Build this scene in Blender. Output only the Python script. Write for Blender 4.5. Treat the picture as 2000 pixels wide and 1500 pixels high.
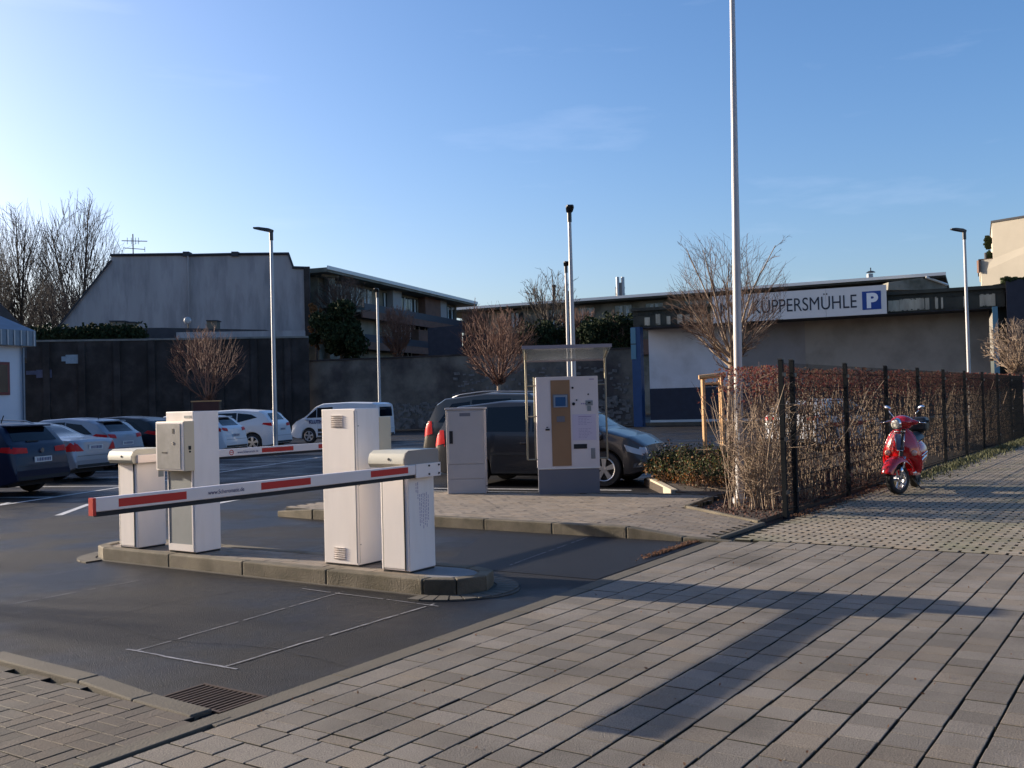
import bpy, math, random
import numpy as np
from mathutils import Vector, Matrix
from mathutils.bvhtree import BVHTree
R = math.radians
# ------------------------------------------------------------------ camera, world, sun, exposure
for o in list(bpy.data.objects): bpy.data.objects.remove(o, do_unlink=True)
scn = bpy.context.scene
COL = scn.collection
CAM_H = 1.6
YAW, PITCH, ROLL, FPX = R(56.06964695), R(-1.05527138), R(1.50223203), 1950.0
cy, sy, cp, sp = math.cos(YAW), math.sin(YAW), math.cos(PITCH), math.sin(PITCH)
FWD = Vector((sy*cp, cy*cp, -sp)); RT = Vector((cy, -sy, 0)); DN = FWD.cross(RT)
RT2 = RT*math.cos(ROLL)+DN*math.sin(ROLL); DN2 = DN*math.cos(ROLL)-RT*math.sin(ROLL)
cd = bpy.data.cameras.new('camera'); cam = bpy.data.objects.new('camera', cd); COL.objects.link(cam)
M = Matrix((RT2, -DN2, -FWD)).transposed().to_4x4(); M.translation = Vector((0, 0, CAM_H))
cam.matrix_world = M
cd.sensor_width = 36.0; cd.lens = 36.0*FPX/2000.0; cd.clip_start = 0.1; cd.clip_end = 3000
scn.camera = cam

SUN_AZ, SUN_EL = R(-9.5), R(16.5)          # azimuth from +Y towards +X
world = bpy.data.worlds.new('World'); scn.world = world; world.use_nodes = True
wn, wl = world.node_tree.nodes, world.node_tree.links
wn.clear()
wo = wn.new('ShaderNodeOutputWorld'); bg = wn.new('ShaderNodeBackground')
sky = wn.new('ShaderNodeTexSky'); sky.sky_type = 'NISHITA'; sky.sun_disc = False
sky.sun_elevation = SUN_EL; sky.sun_rotation = SUN_AZ
sky.air_density = 1.0; sky.dust_density = 2.0; sky.ozone_density = 3.2
bg.inputs['Strength'].default_value = 0.108
# thin cirrus and vapour trails over the clear sky
tc = wn.new('ShaderNodeTexCoord'); mp = wn.new('ShaderNodeMapping')
mp.inputs['Rotation'].default_value = (0.05, -0.06, R(34)); mp.inputs['Scale'].default_value = (.9, 3.6, 17.0)
nz = wn.new('ShaderNodeTexNoise'); nz.inputs['Scale'].default_value = 1.5; nz.inputs['Detail'].default_value = 6; nz.inputs['Roughness'].default_value = 0.55
rp = wn.new('ShaderNodeValToRGB'); rp.color_ramp.elements[0].position = 0.58; rp.color_ramp.elements[1].position = 0.85
rp.color_ramp.elements[0].color = (0, 0, 0, 1); rp.color_ramp.elements[1].color = (.09, .09, .09, 1)
mx = wn.new('ShaderNodeMixRGB'); mx.blend_type = 'MIX'; mx.inputs['Color2'].default_value = (7.0, 7.6, 8.6, 1)
wl.new(tc.outputs['Generated'], mp.inputs['Vector']); wl.new(mp.outputs['Vector'], nz.inputs['Vector'])
wl.new(nz.outputs['Fac'], rp.inputs['Fac']); wl.new(rp.outputs['Color'], mx.inputs['Fac'])
hs = wn.new('ShaderNodeHueSaturation'); hs.inputs['Saturation'].default_value = 1.18; hs.inputs['Value'].default_value = 1.0
wl.new(sky.outputs['Color'], hs.inputs['Color']); wl.new(hs.outputs['Color'], mx.inputs['Color1'])
tn = wn.new('ShaderNodeMixRGB'); tn.blend_type = 'MULTIPLY'; tn.inputs['Fac'].default_value = 1.0; tn.inputs['Color2'].default_value = (1.05, .985, 1.05, 1)
wl.new(mx.outputs['Color'], tn.inputs['Color1']); wl.new(tn.outputs['Color'], bg.inputs['Color']); wl.new(bg.outputs['Background'], wo.inputs['Surface'])
sd = bpy.data.lights.new('sun', 'SUN'); sd.energy = 5.0; sd.angle = R(0.6); sd.color = (1.0, 0.86, 0.68)
sun = bpy.data.objects.new('sun', sd); COL.objects.link(sun)
sdir = Vector((math.sin(SUN_AZ)*math.cos(SUN_EL), math.cos(SUN_AZ)*math.cos(SUN_EL), math.sin(SUN_EL)))
sun.rotation_euler = sdir.to_track_quat('Z', 'Y').to_euler(); sun.location = (0, 20, 30)
scn.render.engine = 'CYCLES'
scn.view_settings.view_transform = 'Standard'; scn.view_settings.look = 'None'
scn.view_settings.exposure = 0.98; scn.view_settings.gamma = 1.0; scn.view_settings.use_curve_mapping = False
scn.render.resolution_x = 1024; scn.render.resolution_y = 768

# ------------------------------------------------------------------ real place of a sight line at a given distance
def at(px, D):
    lat = (px-1000.0)/FPX*D
    return Vector((D*sy+lat*cy, D*cy-lat*sy, 0))
def zat(px, py, D):
    v = RT2*((px-1000)/FPX)+DN2*((py-750)/FPX)+FWD
    h = v.x*sy+v.y*cy
    return CAM_H+v.z/h*D
def proj(p):
    q = Vector(p)-Vector((0, 0, CAM_H)); w = q.dot(FWD)
    if w < .1: return None
    return (1000+FPX*q.dot(RT2)/w, 750+FPX*q.dot(DN2)/w, w)

# ------------------------------------------------------------------ materials
MATS = {}
def mat(name, col, rough=.7, metal=0., var=.0, vscale=3., bump=0., bscale=40., rnd=0., coat=0., spec=.5, col2=None, c2scale=.6, c2lo=.45, c2hi=.65, alpha=None, emit=0., stretch=None, fine=0., trans=0., fscale=220., transl=0., rough2=None):
    if name in MATS: return MATS[name]
    m = bpy.data.materials.new(name); m.use_nodes = True
    n, l = m.node_tree.nodes, m.node_tree.links
    b = n['Principled BSDF']
    b.inputs['Roughness'].default_value = rough; b.inputs['Metallic'].default_value = metal
    b.inputs['Specular IOR Level'].default_value = spec
    if coat: b.inputs['Coat Weight'].default_value = coat; b.inputs['Coat Roughness'].default_value = .04
    if trans: b.inputs['Transmission Weight'].default_value = trans
    if alpha is not None: b.inputs['Alpha'].default_value = alpha
    g = n.new('ShaderNodeNewGeometry'); vec = g.outputs['Position']
    if stretch:
        mp = n.new('ShaderNodeMapping'); mp.inputs['Scale'].default_value = stretch
        l.new(vec, mp.inputs['Vector']); vec = mp.outputs['Vector']
    c = n.new('ShaderNodeRGB'); c.outputs[0].default_value = (*col, 1); cur = c.outputs[0]
    def noise(scale, detail=5, rgh=.6):
        t = n.new('ShaderNodeTexNoise'); t.inputs['Scale'].default_value = scale; t.inputs['Detail'].default_value = detail
        t.inputs['Roughness'].default_value = rgh; l.new(vec, t.inputs['Vector']); return t
    if col2 is not None:
        t = noise(c2scale, 6); r = n.new('ShaderNodeValToRGB'); r.color_ramp.elements[0].position = c2lo; r.color_ramp.elements[1].position = c2hi
        l.new(t.outputs['Fac'], r.inputs['Fac']); x = n.new('ShaderNodeMixRGB'); x.inputs['Color2'].default_value = (*col2, 1)
        l.new(cur, x.inputs['Color1']); l.new(r.outputs['Color'], x.inputs['Fac']); cur = x.outputs['Color']
    facs = []
    if var: facs.append((noise(vscale).outputs['Fac'], 1-var, 1+var, .25, .75))
    if fine: facs.append((noise(fscale, 2).outputs['Fac'], 1-fine, 1+fine, .3, .7))
    if rnd:
        oi = n.new('ShaderNodeObjectInfo'); facs.append((oi.outputs['Random'], 1-rnd, 1+rnd, 0, 1))
    for f, a, bb, lo, hi in facs:
        mr = n.new('ShaderNodeMapRange'); mr.inputs['From Min'].default_value = lo; mr.inputs['From Max'].default_value = hi
        mr.inputs['To Min'].default_value = a; mr.inputs['To Max'].default_value = bb; l.new(f, mr.inputs['Value'])
        x = n.new('ShaderNodeVectorMath'); x.operation = 'SCALE'; l.new(cur, x.inputs[0]); l.new(mr.outputs['Result'], x.inputs['Scale']); cur = x.outputs[0]
    l.new(cur, b.inputs['Base Color'])
    if emit:
        l.new(cur, b.inputs['Emission Color']); b.inputs['Emission Strength'].default_value = emit
    if bump:
        t = noise(bscale, 4); bp = n.new('ShaderNodeBump'); bp.inputs['Strength'].default_value = bump; bp.inputs['Distance'].default_value = .01
        l.new(t.outputs['Fac'], bp.inputs['Height']); l.new(bp.outputs['Normal'], b.inputs['Normal'])
    if rough2 is not None:
        t = noise(.5, 4); mr = n.new('ShaderNodeMapRange'); mr.inputs['From Min'].default_value = .42; mr.inputs['From Max'].default_value = .58
        mr.inputs['To Min'].default_value = rough; mr.inputs['To Max'].default_value = rough2; l.new(t.outputs['Fac'], mr.inputs['Value']); l.new(mr.outputs['Result'], b.inputs['Roughness'])
    if transl:
        tr = n.new('ShaderNodeBsdfTranslucent'); ms = n.new('ShaderNodeMixShader'); ms.inputs['Fac'].default_value = transl
        l.new(cur, tr.inputs['Color']); l.new(b.outputs['BSDF'], ms.inputs[1]); l.new(tr.outputs['BSDF'], ms.inputs[2]); l.new(ms.outputs['Shader'], n['Material Output'].inputs['Surface'])
    MATS[name] = m; return m

m_white = mat('box_paint', (.80, .74, .69), .42, var=.04, vscale=2.5, col2=(.60, .52, .43), c2scale=1.0, c2lo=.55, c2hi=1.0, stretch=(3, 3, .6))
m_white2 = mat('arm_paint', (.80, .70, .64), .38, var=.04)
m_red = mat('red_film', (.52, .012, .012), .35, var=.06)
m_blackr = mat('black_rubber', (.012, .012, .014), .7)
m_grey = mat('grey_panel', (.20, .22, .225), .5, metal=.0, var=.08, vscale=6)
m_steel = mat('brushed_steel', (.21, .215, .22), .42, metal=.15, var=.25, vscale=5)
m_hood = mat('hood_plastic', (.46, .45, .38), .5, var=.06)
m_hood2 = mat('brown_hood_end', (.30, .25, .21), .55, var=.08)
m_beige = mat('beige_side', (.62, .52, .36), .5)
m_cab = mat('cabinet_grp', (.43, .395, .375), .62, var=.05, fine=.03)
m_dark = mat('dark_gap', (.01, .01, .012), .7)
m_lilac = mat('machine_paint', (.66, .59, .57), .45, var=.04)
m_gold = mat('gold_panel', (.27, .155, .08), .4, metal=.1, var=.15, vscale=1.2)
m_plinth = mat('plinth_grey', (.14, .14, .16), .6, var=.05)
m_screen = mat('screen_glass', (.03, .10, .22), .12, spec=.8)
m_screen2 = mat('screen_glass_pale', (.18, .26, .34), .2)
m_frame = mat('galvanised_tube', (.30, .28, .21), .42, metal=.55, var=.1, vscale=7)
m_canopy = mat('smoked_glass', (.30, .35, .38), .12, spec=.8, alpha=.62)
m_print = mat('purple_print', (.30, .24, .38), .7)
m_navyprint = mat('navy_print', (.05, .05, .14), .6)
m_asph = mat('asphalt', (.0115, .0115, .0135), .66, spec=.22, rough2=.38, var=.3, vscale=.6, bump=.9, bscale=110, fine=.55, fscale=75, col2=(.021, .019, .0175), c2scale=.4, c2lo=.45, c2hi=.62)
m_patch = mat('asphalt_smooth', (.0095, .0095, .0115), .58, spec=.25, var=.2, vscale=1.5, bump=.6, bscale=120, fine=.4, fscale=80)
m_paint = mat('road_paint', (.50, .50, .49), .6, var=.25, vscale=9)
m_chalk = mat('chalk_paint', (.20, .20, .21), .7, var=.5, vscale=14)
m_joint = mat('joint_sand', (.010, .008, .006), .95, col2=(.018, .022, .007), c2scale=2.)
m_paver = mat('paver_concrete', (.152, .133, .110), .85, var=.22, vscale=1.1, bump=.6, bscale=110, rnd=.13, fine=.40, fscale=150, col2=(.095, .081, .064), c2scale=.9, c2lo=.5, c2hi=.7)
m_paver2 = mat('drain_paver_concrete', (.225, .19, .145), .85, var=.2, vscale=1.3, bump=.4, bscale=110, rnd=.08, fine=.2, col2=(.15, .145, .085), c2scale=.8, c2lo=.5, c2hi=.72)
m_brick = mat('clay_paver', (.078, .060, .044), .8, var=.25, vscale=2.3, bump=.4, bscale=90, rnd=.22, fine=.2, col2=(.055, .050, .040), c2scale=1.4)
m_brick2 = mat('island_paver', (.195, .160, .122), .82, var=.2, vscale=2, bump=.4, bscale=90, rnd=.12, fine=.2)
m_kerb = mat('kerb_concrete', (.13, .108, .074), .85, var=.35, vscale=3.5, bump=.7, bscale=60, rnd=.14, col2=(.07, .058, .034), c2scale=2.6, c2lo=.42, c2hi=.66, fine=.15)
m_flush = mat('flush_kerb_concrete', (.085, .073, .054), .85, var=.2, vscale=2, bump=.4, bscale=70, rnd=.1, fine=.2)
m_pad = mat('pad_concrete', (.19, .19, .19), .8, var=.15, vscale=4, fine=.2)
m_rust = mat('cast_iron', (.055, .032, .022), .7, metal=.3, var=.3, vscale=12)
m_earth = mat('earth', (.05, .036, .026), .95, var=.3, vscale=3, bump=1., bscale=30)
m_mulch = mat('bark_mulch', (.085, .035, .022), .9, rnd=.3, var=.4, vscale=60)
m_pole = mat('pole_grey', (.40, .385, .38), .45, metal=.2, var=.06)
m_pole_dk = mat('pole_galvanised', (.36, .37, .39), .42, metal=.5, var=.08)
m_lamp = mat('lamp_head_dark', (.03, .032, .036), .4)
m_fence = mat('fence_anthracite', (.010, .012, .014), .85, spec=.12)
m_wood = mat('stake_wood', (.52, .30, .13), .7, var=.2, vscale=10, stretch=(6, 6, 1))
m_bark_d = mat('bark_dark', (.055, .045, .038), .95, var=.3, vscale=8)
m_bark = mat('bark', (.085, .065, .048), .9, var=.3, vscale=8)
m_bark_l = mat('bark_light', (.27, .20, .14), .85, var=.3, vscale=8)
m_twig = mat('twig', (.105, .062, .042), .85, var=.3, vscale=3)
m_twig_r = mat('twig_reddish', (.15, .072, .046), .8, var=.3, vscale=3)
m_leaf_b = mat('leaf_dry', (.135, .072, .045), .8, transl=.45, var=.5, vscale=8)
m_leaf_r = mat('leaf_red', (.15, .042, .036), .8, transl=.45, var=.5, vscale=8)
m_leaf_g = mat('leaf_evergreen', (.022, .032, .013), .85, spec=.15, var=.5, vscale=4)
m_leaf_g2 = mat('leaf_olive', (.085, .10, .025), .6, transl=.3, var=.5, vscale=6)
m_leaf_o = mat('leaf_orange', (.22, .095, .03), .7, transl=.35, var=.4, vscale=7)
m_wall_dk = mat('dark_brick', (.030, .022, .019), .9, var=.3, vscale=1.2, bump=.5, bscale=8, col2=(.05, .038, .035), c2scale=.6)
m_wall_br = mat('stained_render', (.14, .12, .098), .9, var=.35, vscale=1.0, col2=(.05, .04, .038), c2scale=.35, c2lo=.42, c2hi=.62, bump=.5, bscale=5)
m_cope = mat('coping_stone', (.20, .18, .16), .85, var=.3, vscale=2)
m_gable = mat('grey_render', (.36, .33, .33), .9, var=.16, vscale=.35, col2=(.26, .24, .245), c2scale=.8, stretch=(1.6, 1.6, .35), bump=.3, bscale=4)
m_roofdk = mat('roof_dark', (.04, .042, .05), .8, var=.2, vscale=2)
m_office = mat('office_concrete', (.21, .20, .165), .85, var=.25, vscale=.6, col2=(.09, .085, .06), c2scale=.4)
m_officebrick = mat('office_brick', (.15, .082, .06), .85, var=.2, vscale=1.5)
m_roofedge = mat('roof_edge_white', (.75, .74, .70), .5)
m_glass = mat('window_glass', (.025, .035, .04), .08, spec=.8)
m_blind = mat('window_blind', (.42, .47, .48), .6, var=.2, vscale=1)
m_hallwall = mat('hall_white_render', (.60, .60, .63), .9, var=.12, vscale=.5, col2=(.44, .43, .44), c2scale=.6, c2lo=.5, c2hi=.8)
m_hallwall_shade = mat('hall_shaded_render', (.31, .265, .22), .9, var=.12, vscale=.5, col2=(.24, .205, .17), c2scale=.7)  # white hall wall darkened to brown for the shade under the overhang
m_hallbase = mat('hall_navy_base', (.018, .024, .042), .8, var=.2)
m_fascia = mat('fascia_dirty', (.035, .036, .028), .85, var=.4, vscale=1.6)
m_fascia_l = mat('fascia_light_patch', (.34, .31, .24), .8, var=.5, vscale=2.2, stretch=(1, 1, .3))
m_sign = mat('sign_white', (.66, .63, .60), .45, var=.03)
m_signblue = mat('sign_blue', (.008, .045, .24), .4)
m_signwhite = mat('sign_white_letter', (.8, .8, .8), .4)
m_signtxt = mat('sign_text_dark', (.02, .02, .03), .5)
m_blue = mat('blue_frame_paint', (.012, .045, .13), .4, var=.15)
m_blue2 = mat('pale_blue_glass', (.09, .20, .27), .25)
m_beigeb = mat('beige_render', (.42, .375, .30), .9, var=.08, vscale=.5)
m_purple = mat('purple_grey_wall', (.040, .036, .046), .9, var=.2)
m_kiosk = mat('kiosk_white', (.50, .55, .62), .85, var=.08, vscale=.8)
m_kroof = mat('kiosk_zinc', (.13, .17, .22), .45, metal=.4, var=.15, vscale=3)
m_winred = mat('window_red_frame', (.12, .02, .02), .5)
m_copper = mat('ladder_metal', (.25, .2, .18), .5, metal=.5)
m_plate = mat('number_plate', (.62, .62, .60), .5, var=.1, vscale=20)
m_tyre = mat('tyre', (.013, .013, .014), .75)
m_rim = mat('alloy_rim', (.55, .55, .56), .28, metal=.85)
m_tail = mat('tail_light', (.50, .008, .008), .3, spec=.2)
m_tailw = mat('tail_light_clear', (.75, .35, .33), .12, spec=.8, coat=1.)
m_head = mat('head_light', (.30, .33, .37), .08, spec=.9, coat=1.)
m_cglass = mat('car_glass', (.003, .005, .009), .06, spec=.3)
m_trim = mat('black_trim', (.012, .012, .013), .55)
m_chrome = mat('chrome', (.75, .76, .78), .1, metal=1.)
m_scred = mat('scooter_red', (.50, .006, .008), .16, coat=1.)
m_scgrey = mat('scooter_grille', (.10, .13, .20), .3, metal=.4)
m_seat = mat('seat_vinyl', (.015, .015, .016), .45)
m_orange = mat('indicator_lens', (.75, .42, .30), .15, coat=1.)
def carpaint(name, c, metal=.3): return mat(name, c, .30, metal=metal, coat=.3 if max(c) > .04 else .12, var=.03, spec=.5 if max(c) > .04 else .35)

# ------------------------------------------------------------------ mesh builder
class MB:
    def __init__(s): s.v = []; s.f = []; s.mi = []; s.cur = 0
    def add(s, vs, fs):
        o = len(s.v); s.v.extend([tuple(p) for p in vs])
        for f in fs: s.f.append(tuple(i+o for i in f)); s.mi.append(s.cur)
        return s
    def box(s, x0, x1, y0, y1, z0, z1):
        return s.add([(x0,y0,z0),(x1,y0,z0),(x1,y1,z0),(x0,y1,z0),(x0,y0,z1),(x1,y0,z1),(x1,y1,z1),(x0,y1,z1)],
                     [(0,3,2,1),(4,5,6,7),(0,1,5,4),(1,2,6,5),(2,3,7,6),(3,0,4,7)])
    def fbox(s, o, u, w, h, z0=None):
        # box from corner o along vectors u, w, h
        o, u, w, h = map(Vector, (o, u, w, h)); p = [o, o+u, o+u+w, o+w]; p += [q+h for q in p]
        return s.add(p, [(0,3,2,1),(4,5,6,7),(0,1,5,4),(1,2,6,5),(2,3,7,6),(3,0,4,7)])
    def quad(s, a, b, c, d): return s.add([a, b, c, d], [(0, 1, 2, 3)])
    def prism(s, poly, z0, z1):
        n = len(poly); vs = [(x, y, z0) for x, y in poly]+[(x, y, z1) for x, y in poly]
        return s.add(vs, [tuple(range(n))[::-1], tuple(range(n, 2*n))]+[(i, (i+1) % n, n+(i+1) % n, n+i) for i in range(n)])
    def extr(s, pts, vec):
        # pts: planar polygon (3d), extruded by vec
        n = len(pts); vec = Vector(vec); vs = [Vector(p) for p in pts]+[Vector(p)+vec for p in pts]
        return s.add(vs, [tuple(range(n)), tuple(range(n, 2*n))[::-1]]+[(i, n+i, n+(i+1) % n, (i+1) % n) for i in range(n)])
    def tube(s, pts, rad, n=8, cap=True, flat=1.):
        pts = [Vector(p) for p in pts]
        if not hasattr(rad, '__len__'): rad = [rad]*len(pts)
        o = len(s.v); ref = None
        for i, p in enumerate(pts):
            d = (pts[min(i+1, len(pts)-1)]-pts[max(i-1, 0)])
            d = d.normalized() if d.length > 1e-9 else Vector((0, 0, 1))
            if ref is None: ref = Vector((1, 0, 0)) if abs(d.x) < .9 else Vector((0, 1, 0))
            a = (ref-d*ref.dot(d)).normalized(); b = d.cross(a); ref = a
            for k in range(n):
                t = 2*math.pi*k/n; q = p+(a*math.cos(t)+b*math.sin(t)*flat)*rad[i]; s.v.append((q.x, q.y, q.z))
        for i in range(len(pts)-1):
            for k in range(n):
                s.f.append((o+i*n+k, o+i*n+(k+1) % n, o+(i+1)*n+(k+1) % n, o+(i+1)*n+k)); s.mi.append(s.cur)
        if cap:
            s.f.append(tuple(o+k for k in range(n))[::-1]); s.mi.append(s.cur)
            e = o+(len(pts)-1)*n; s.f.append(tuple(e+k for k in range(n))); s.mi.append(s.cur)
        return s
    def cyl(s, a, b, r, r2=None, n=16): return s.tube([a, b], [r, r if r2 is None else r2], n)
    def ell(s, c, r, nu=16, nv=10, v0=0., v1=1., rot=None):
        vs = []; c = Vector(c)
        for j in range(nv+1):
            ph = math.pi*(v0+(v1-v0)*j/nv)-math.pi/2
            for i in range(nu):
                th = 2*math.pi*i/nu; p = Vector((r[0]*math.cos(ph)*math.cos(th), r[1]*math.cos(ph)*math.sin(th), r[2]*math.sin(ph)))
                if rot: p = rot @ p
                vs.append(c+p)
        return s.add(vs, [(j*nu+i, j*nu+(i+1) % nu, (j+1)*nu+(i+1) % nu, (j+1)*nu+i) for j in range(nv) for i in range(nu)])
    def ring(s, c, axis, r, w, h, n=24):
        # torus-like ring with oval section: r mean radius, w half width along the axis, h half height radially
        axis = Vector(axis).normalized(); a = axis.orthogonal().normalized(); b = axis.cross(a); c = Vector(c); k = 8; vs = []
        for i in range(n):
            t = 2*math.pi*i/n; rd = a*math.cos(t)+b*math.sin(t)
            for j in range(k):
                u = 2*math.pi*j/k; vs.append(c+rd*(r+h*math.cos(u))+axis*w*math.sin(u))
        return s.add(vs, [(i*k+j, ((i+1) % n)*k+j, ((i+1) % n)*k+(j+1) % k, i*k+(j+1) % k) for i in range(n) for j in range(k)])
    def loft(s, rings, closed=True, caps=True):
        n = len(rings[0]); vs = [p for r in rings for p in r]; fs = []
        for i in range(len(rings)-1):
            for k in range(n if closed else n-1):
                fs.append((i*n+k, i*n+(k+1) % n, (i+1)*n+(k+1) % n, (i+1)*n+k))
        if caps: fs += [tuple(range(n))[::-1], tuple(range((len(rings)-1)*n, len(rings)*n))]
        return s.add(vs, fs)
    def mesh(s, name, mats, smooth=False, angle=None):
        me = bpy.data.meshes.new(name); me.from_pydata(s.v, [], s.f)
        if not isinstance(mats, (list, tuple)): mats = [mats]
        for m in mats: me.materials.append(m)
        if len(mats) > 1: me.polygons.foreach_set('material_index', s.mi)
        if smooth:
            me.polygons.foreach_set('use_smooth', [True]*len(me.polygons))
            if angle: me.set_sharp_from_angle(angle=R(angle))
        me.update(); return me
    def obj(s, name, mats, parent=None, smooth=False, angle=None, bevel=0., loc=None, label=None, kind=None):
        o = bpy.data.objects.new(name, s.mesh(name, mats, smooth, angle)); COL.objects.link(o)
        if parent is not None: o.parent = parent
        if loc is not None: o.location = loc
        if bevel:
            b = o.modifiers.new('bevel', 'BEVEL'); b.width = bevel; b.segments = 2; b.limit_method = 'ANGLE'; b.angle_limit = R(40)
        if label: o['label'] = label
        if kind: o['kind'] = kind
        return o
def tag(o, label=None, cat=None, group=None, kind=None):
    if label: o['label'] = label
    if cat: o['category'] = cat
    if group: o['group'] = group
    if kind: o['kind'] = kind
    return o
def thing(name, label, cat, loc=(0, 0, 0), rz=0., group=None):
    o = bpy.data.objects.new(name, None); COL.objects.link(o); o.empty_display_size = .2
    o.location = loc; o.rotation_euler = (0, 0, rz); return tag(o, label, cat, group)
def place(mesh, name, parent, loc, rot=(0, 0, 0), scale=None):
    o = bpy.data.objects.new(name, mesh); COL.objects.link(o); o.parent = parent; o.location = loc; o.rotation_euler = rot
    if scale: o.scale = scale
    return o
def copy_tree(o, parent=None, names=None):
    c = o.copy(); COL.objects.link(c); c.parent = parent
    for ch in list(o.children): copy_tree(ch, c)
    return c
def text_obj(name, s, size, m, parent, loc, rot, align='LEFT', extr=.002, sx=1., bold=0., width=None):
    cu = bpy.data.curves.new(name, 'FONT'); cu.body = s; cu.size = size; cu.align_x = align; cu.extrude = extr; cu.offset = bold
    t = bpy.data.objects.new(name+'_tmp', cu); COL.objects.link(t); bpy.context.view_layer.update()
    me = bpy.data.meshes.new_from_object(t.evaluated_get(bpy.context.evaluated_depsgraph_get()))
    bpy.data.objects.remove(t, do_unlink=True)
    if width: xs_ = [v.co.x for v in me.vertices]; sx = width/(max(xs_)-min(xs_))
    me.materials.clear(); me.materials.append(m)
    o = bpy.data.objects.new(name, me); COL.objects.link(o); o.parent = parent; o.location = loc; o.rotation_euler = rot; o.scale = (sx, 1, 1)
    return o
rng = random.Random(7)
FACE_NX = (R(90), 0, R(-90))      # text that reads for someone looking along +X
FACE_NY = (R(90), 0, 0)           # text that reads for someone looking along +Y

# ------------------------------------------------------------------ ground, asphalt, pavements
g = MB(); g.box(-900, 1500, -900, 1500, -.6, -.09); tag(g.obj('ground', m_earth), kind='structure')
a = MB(); N = 40
a.add([(x, y, -.02) for x, y in [(3.44, 4.22), (10.45, 4.38), (120, 4.40), (120, 110), (-2, 110), (-2, 16.4), (1.45, 14.05), (3.15, 9.5), (3.55, 6.6), (3.50, 5.0)]], [tuple(range(10))])
tag(a.obj('asphalt_lot', m_asph), kind='structure')
# smoother strip of newer asphalt in front of the kerb
p = MB(); p.quad((7.9, 4.45, -.016), (10.38, 4.5, -.016), (10.38, 7.4, -.016), (7.9, 6.2, -.016)); tag(p.obj('asphalt_patch', m_patch), kind='structure')

def kerbY(x): return 4.285+(x-3.8)*.0245            # outer edge of the flush kerb along the driveway mouth
sw = MB(); sw.prism([(-3, -26), (60, -26), (60, 4.42), (10.4, 4.44), (3.3, kerbY(3.3)), (3.3, 4.2), (-3, 4.2)], -.08, -.030)
sidewalk = tag(sw.obj('sidewalk', m_joint), kind='structure')
ap = MB(); ap.prism([(-3, 4.2), (3.5, 4.2), (3.62, 5.0), (3.66, 6.6), (3.2, 9.5), (1.5, 14), (-3, 16)], -.078, -.028)
apron = tag(ap.obj('brick_footway', m_joint), kind='structure')

def paver_mesh(name, lx, ly, m, ch=.003, h=.06):
    x, y = lx/2, ly/2
    vs = [(-x, -y, -h), (x, -y, -h), (x, y, -h), (-x, y, -h), (-x, -y, -ch), (x, -y, -ch), (x, y, -ch), (-x, y, -ch),
          (-x+ch, -y+ch, 0), (x-ch, -y+ch, 0), (x-ch, y-ch, 0), (-x+ch, y-ch, 0)]
    fs = [(0, 1, 5, 4), (1, 2, 6, 5), (2, 3, 7, 6), (3, 0, 4, 7), (4, 5, 9, 8), (5, 6, 10, 9), (6, 7, 11, 10), (7, 4, 8, 11), (8, 9, 10, 11)]
    return vs, fs
def tones(m):
    out = [m]
    for nm, f, tint in (('_dark', .84, (1, .99, .97)), ('_warm', 1.0, (1.05, 1., .93)), ('_pale', 1.09, (1, 1, 1.01))):
        k = m.copy(); k.name = m.name+nm
        for nd in k.node_tree.nodes:
            if nd.type == 'RGB': c = nd.outputs[0].default_value; nd.outputs[0].default_value = (c[0]*f*tint[0], c[1]*f*tint[1], c[2]*f*tint[2], 1)
        out.append(k)
    return out
TONES = {}
def lay(cells, name, parent, m, limit=300, margin=260, tilt=None):
    """cells: (cx, cy, z, lx, ly, rz). nearest ones become parts, the rest one joined part"""
    vis = []
    for c in cells:
        q = proj((c[0], c[1], c[2]))
        if q is None or not (-margin < q[0] < 2000+margin and q[1] < 1500+margin): continue
        inside = -10 < q[0] < 2010 and q[1] < 1510
        vis.append((0 if inside else 1, q[2], c))
    vis.sort(key=lambda t: (t[0], t[1]))
    cache = {}; rest = MB(); ms = TONES.get(m.name) or tones(m); TONES[m.name] = ms
    for i, (_, _, c) in enumerate(vis):
        cx, cyy, z, lx, ly, rz = c
        dz = rng.uniform(-.0022, .0022); tx, ty = rng.uniform(-.006, .006), rng.uniform(-.006, .006)
        tx += tilt(cyy) if tilt else 0
        jx, jy, jr = rng.uniform(-.0015, .0015), rng.uniform(-.0015, .0015), rng.uniform(-.006, .006)
        k = rng.choice((0, 0, 0, 0, 1, 2, 2, 3)); rest.cur = k
        if i < limit:
            key = (round(lx, 3), round(ly, 3), k)
            if key not in cache:
                b = MB(); b.add(*paver_mesh(name, lx, ly, m)); b.mi = [1]*4+[0]*5; cache[key] = b.mesh(name, [ms[k], m_joint])
            place(cache[key], name, parent, (cx+jx, cyy+jy, z+dz), (tx, ty, rz+jr))
        else:
            vs, fs = paver_mesh(name, lx, ly, m); cr, sr = math.cos(rz+jr), math.sin(rz+jr)
            rest.add([(cx+jx+x*cr-y*sr, cyy+jy+x*sr+y*cr, z+dz+zz+x*ty+y*tx) for x, y, zz in vs], fs); rest.mi[-9:] = [4]*4+[k]*5
    if rest.v: rest.obj(name, list(ms)+[m_joint], parent, kind='stuff')
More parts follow.
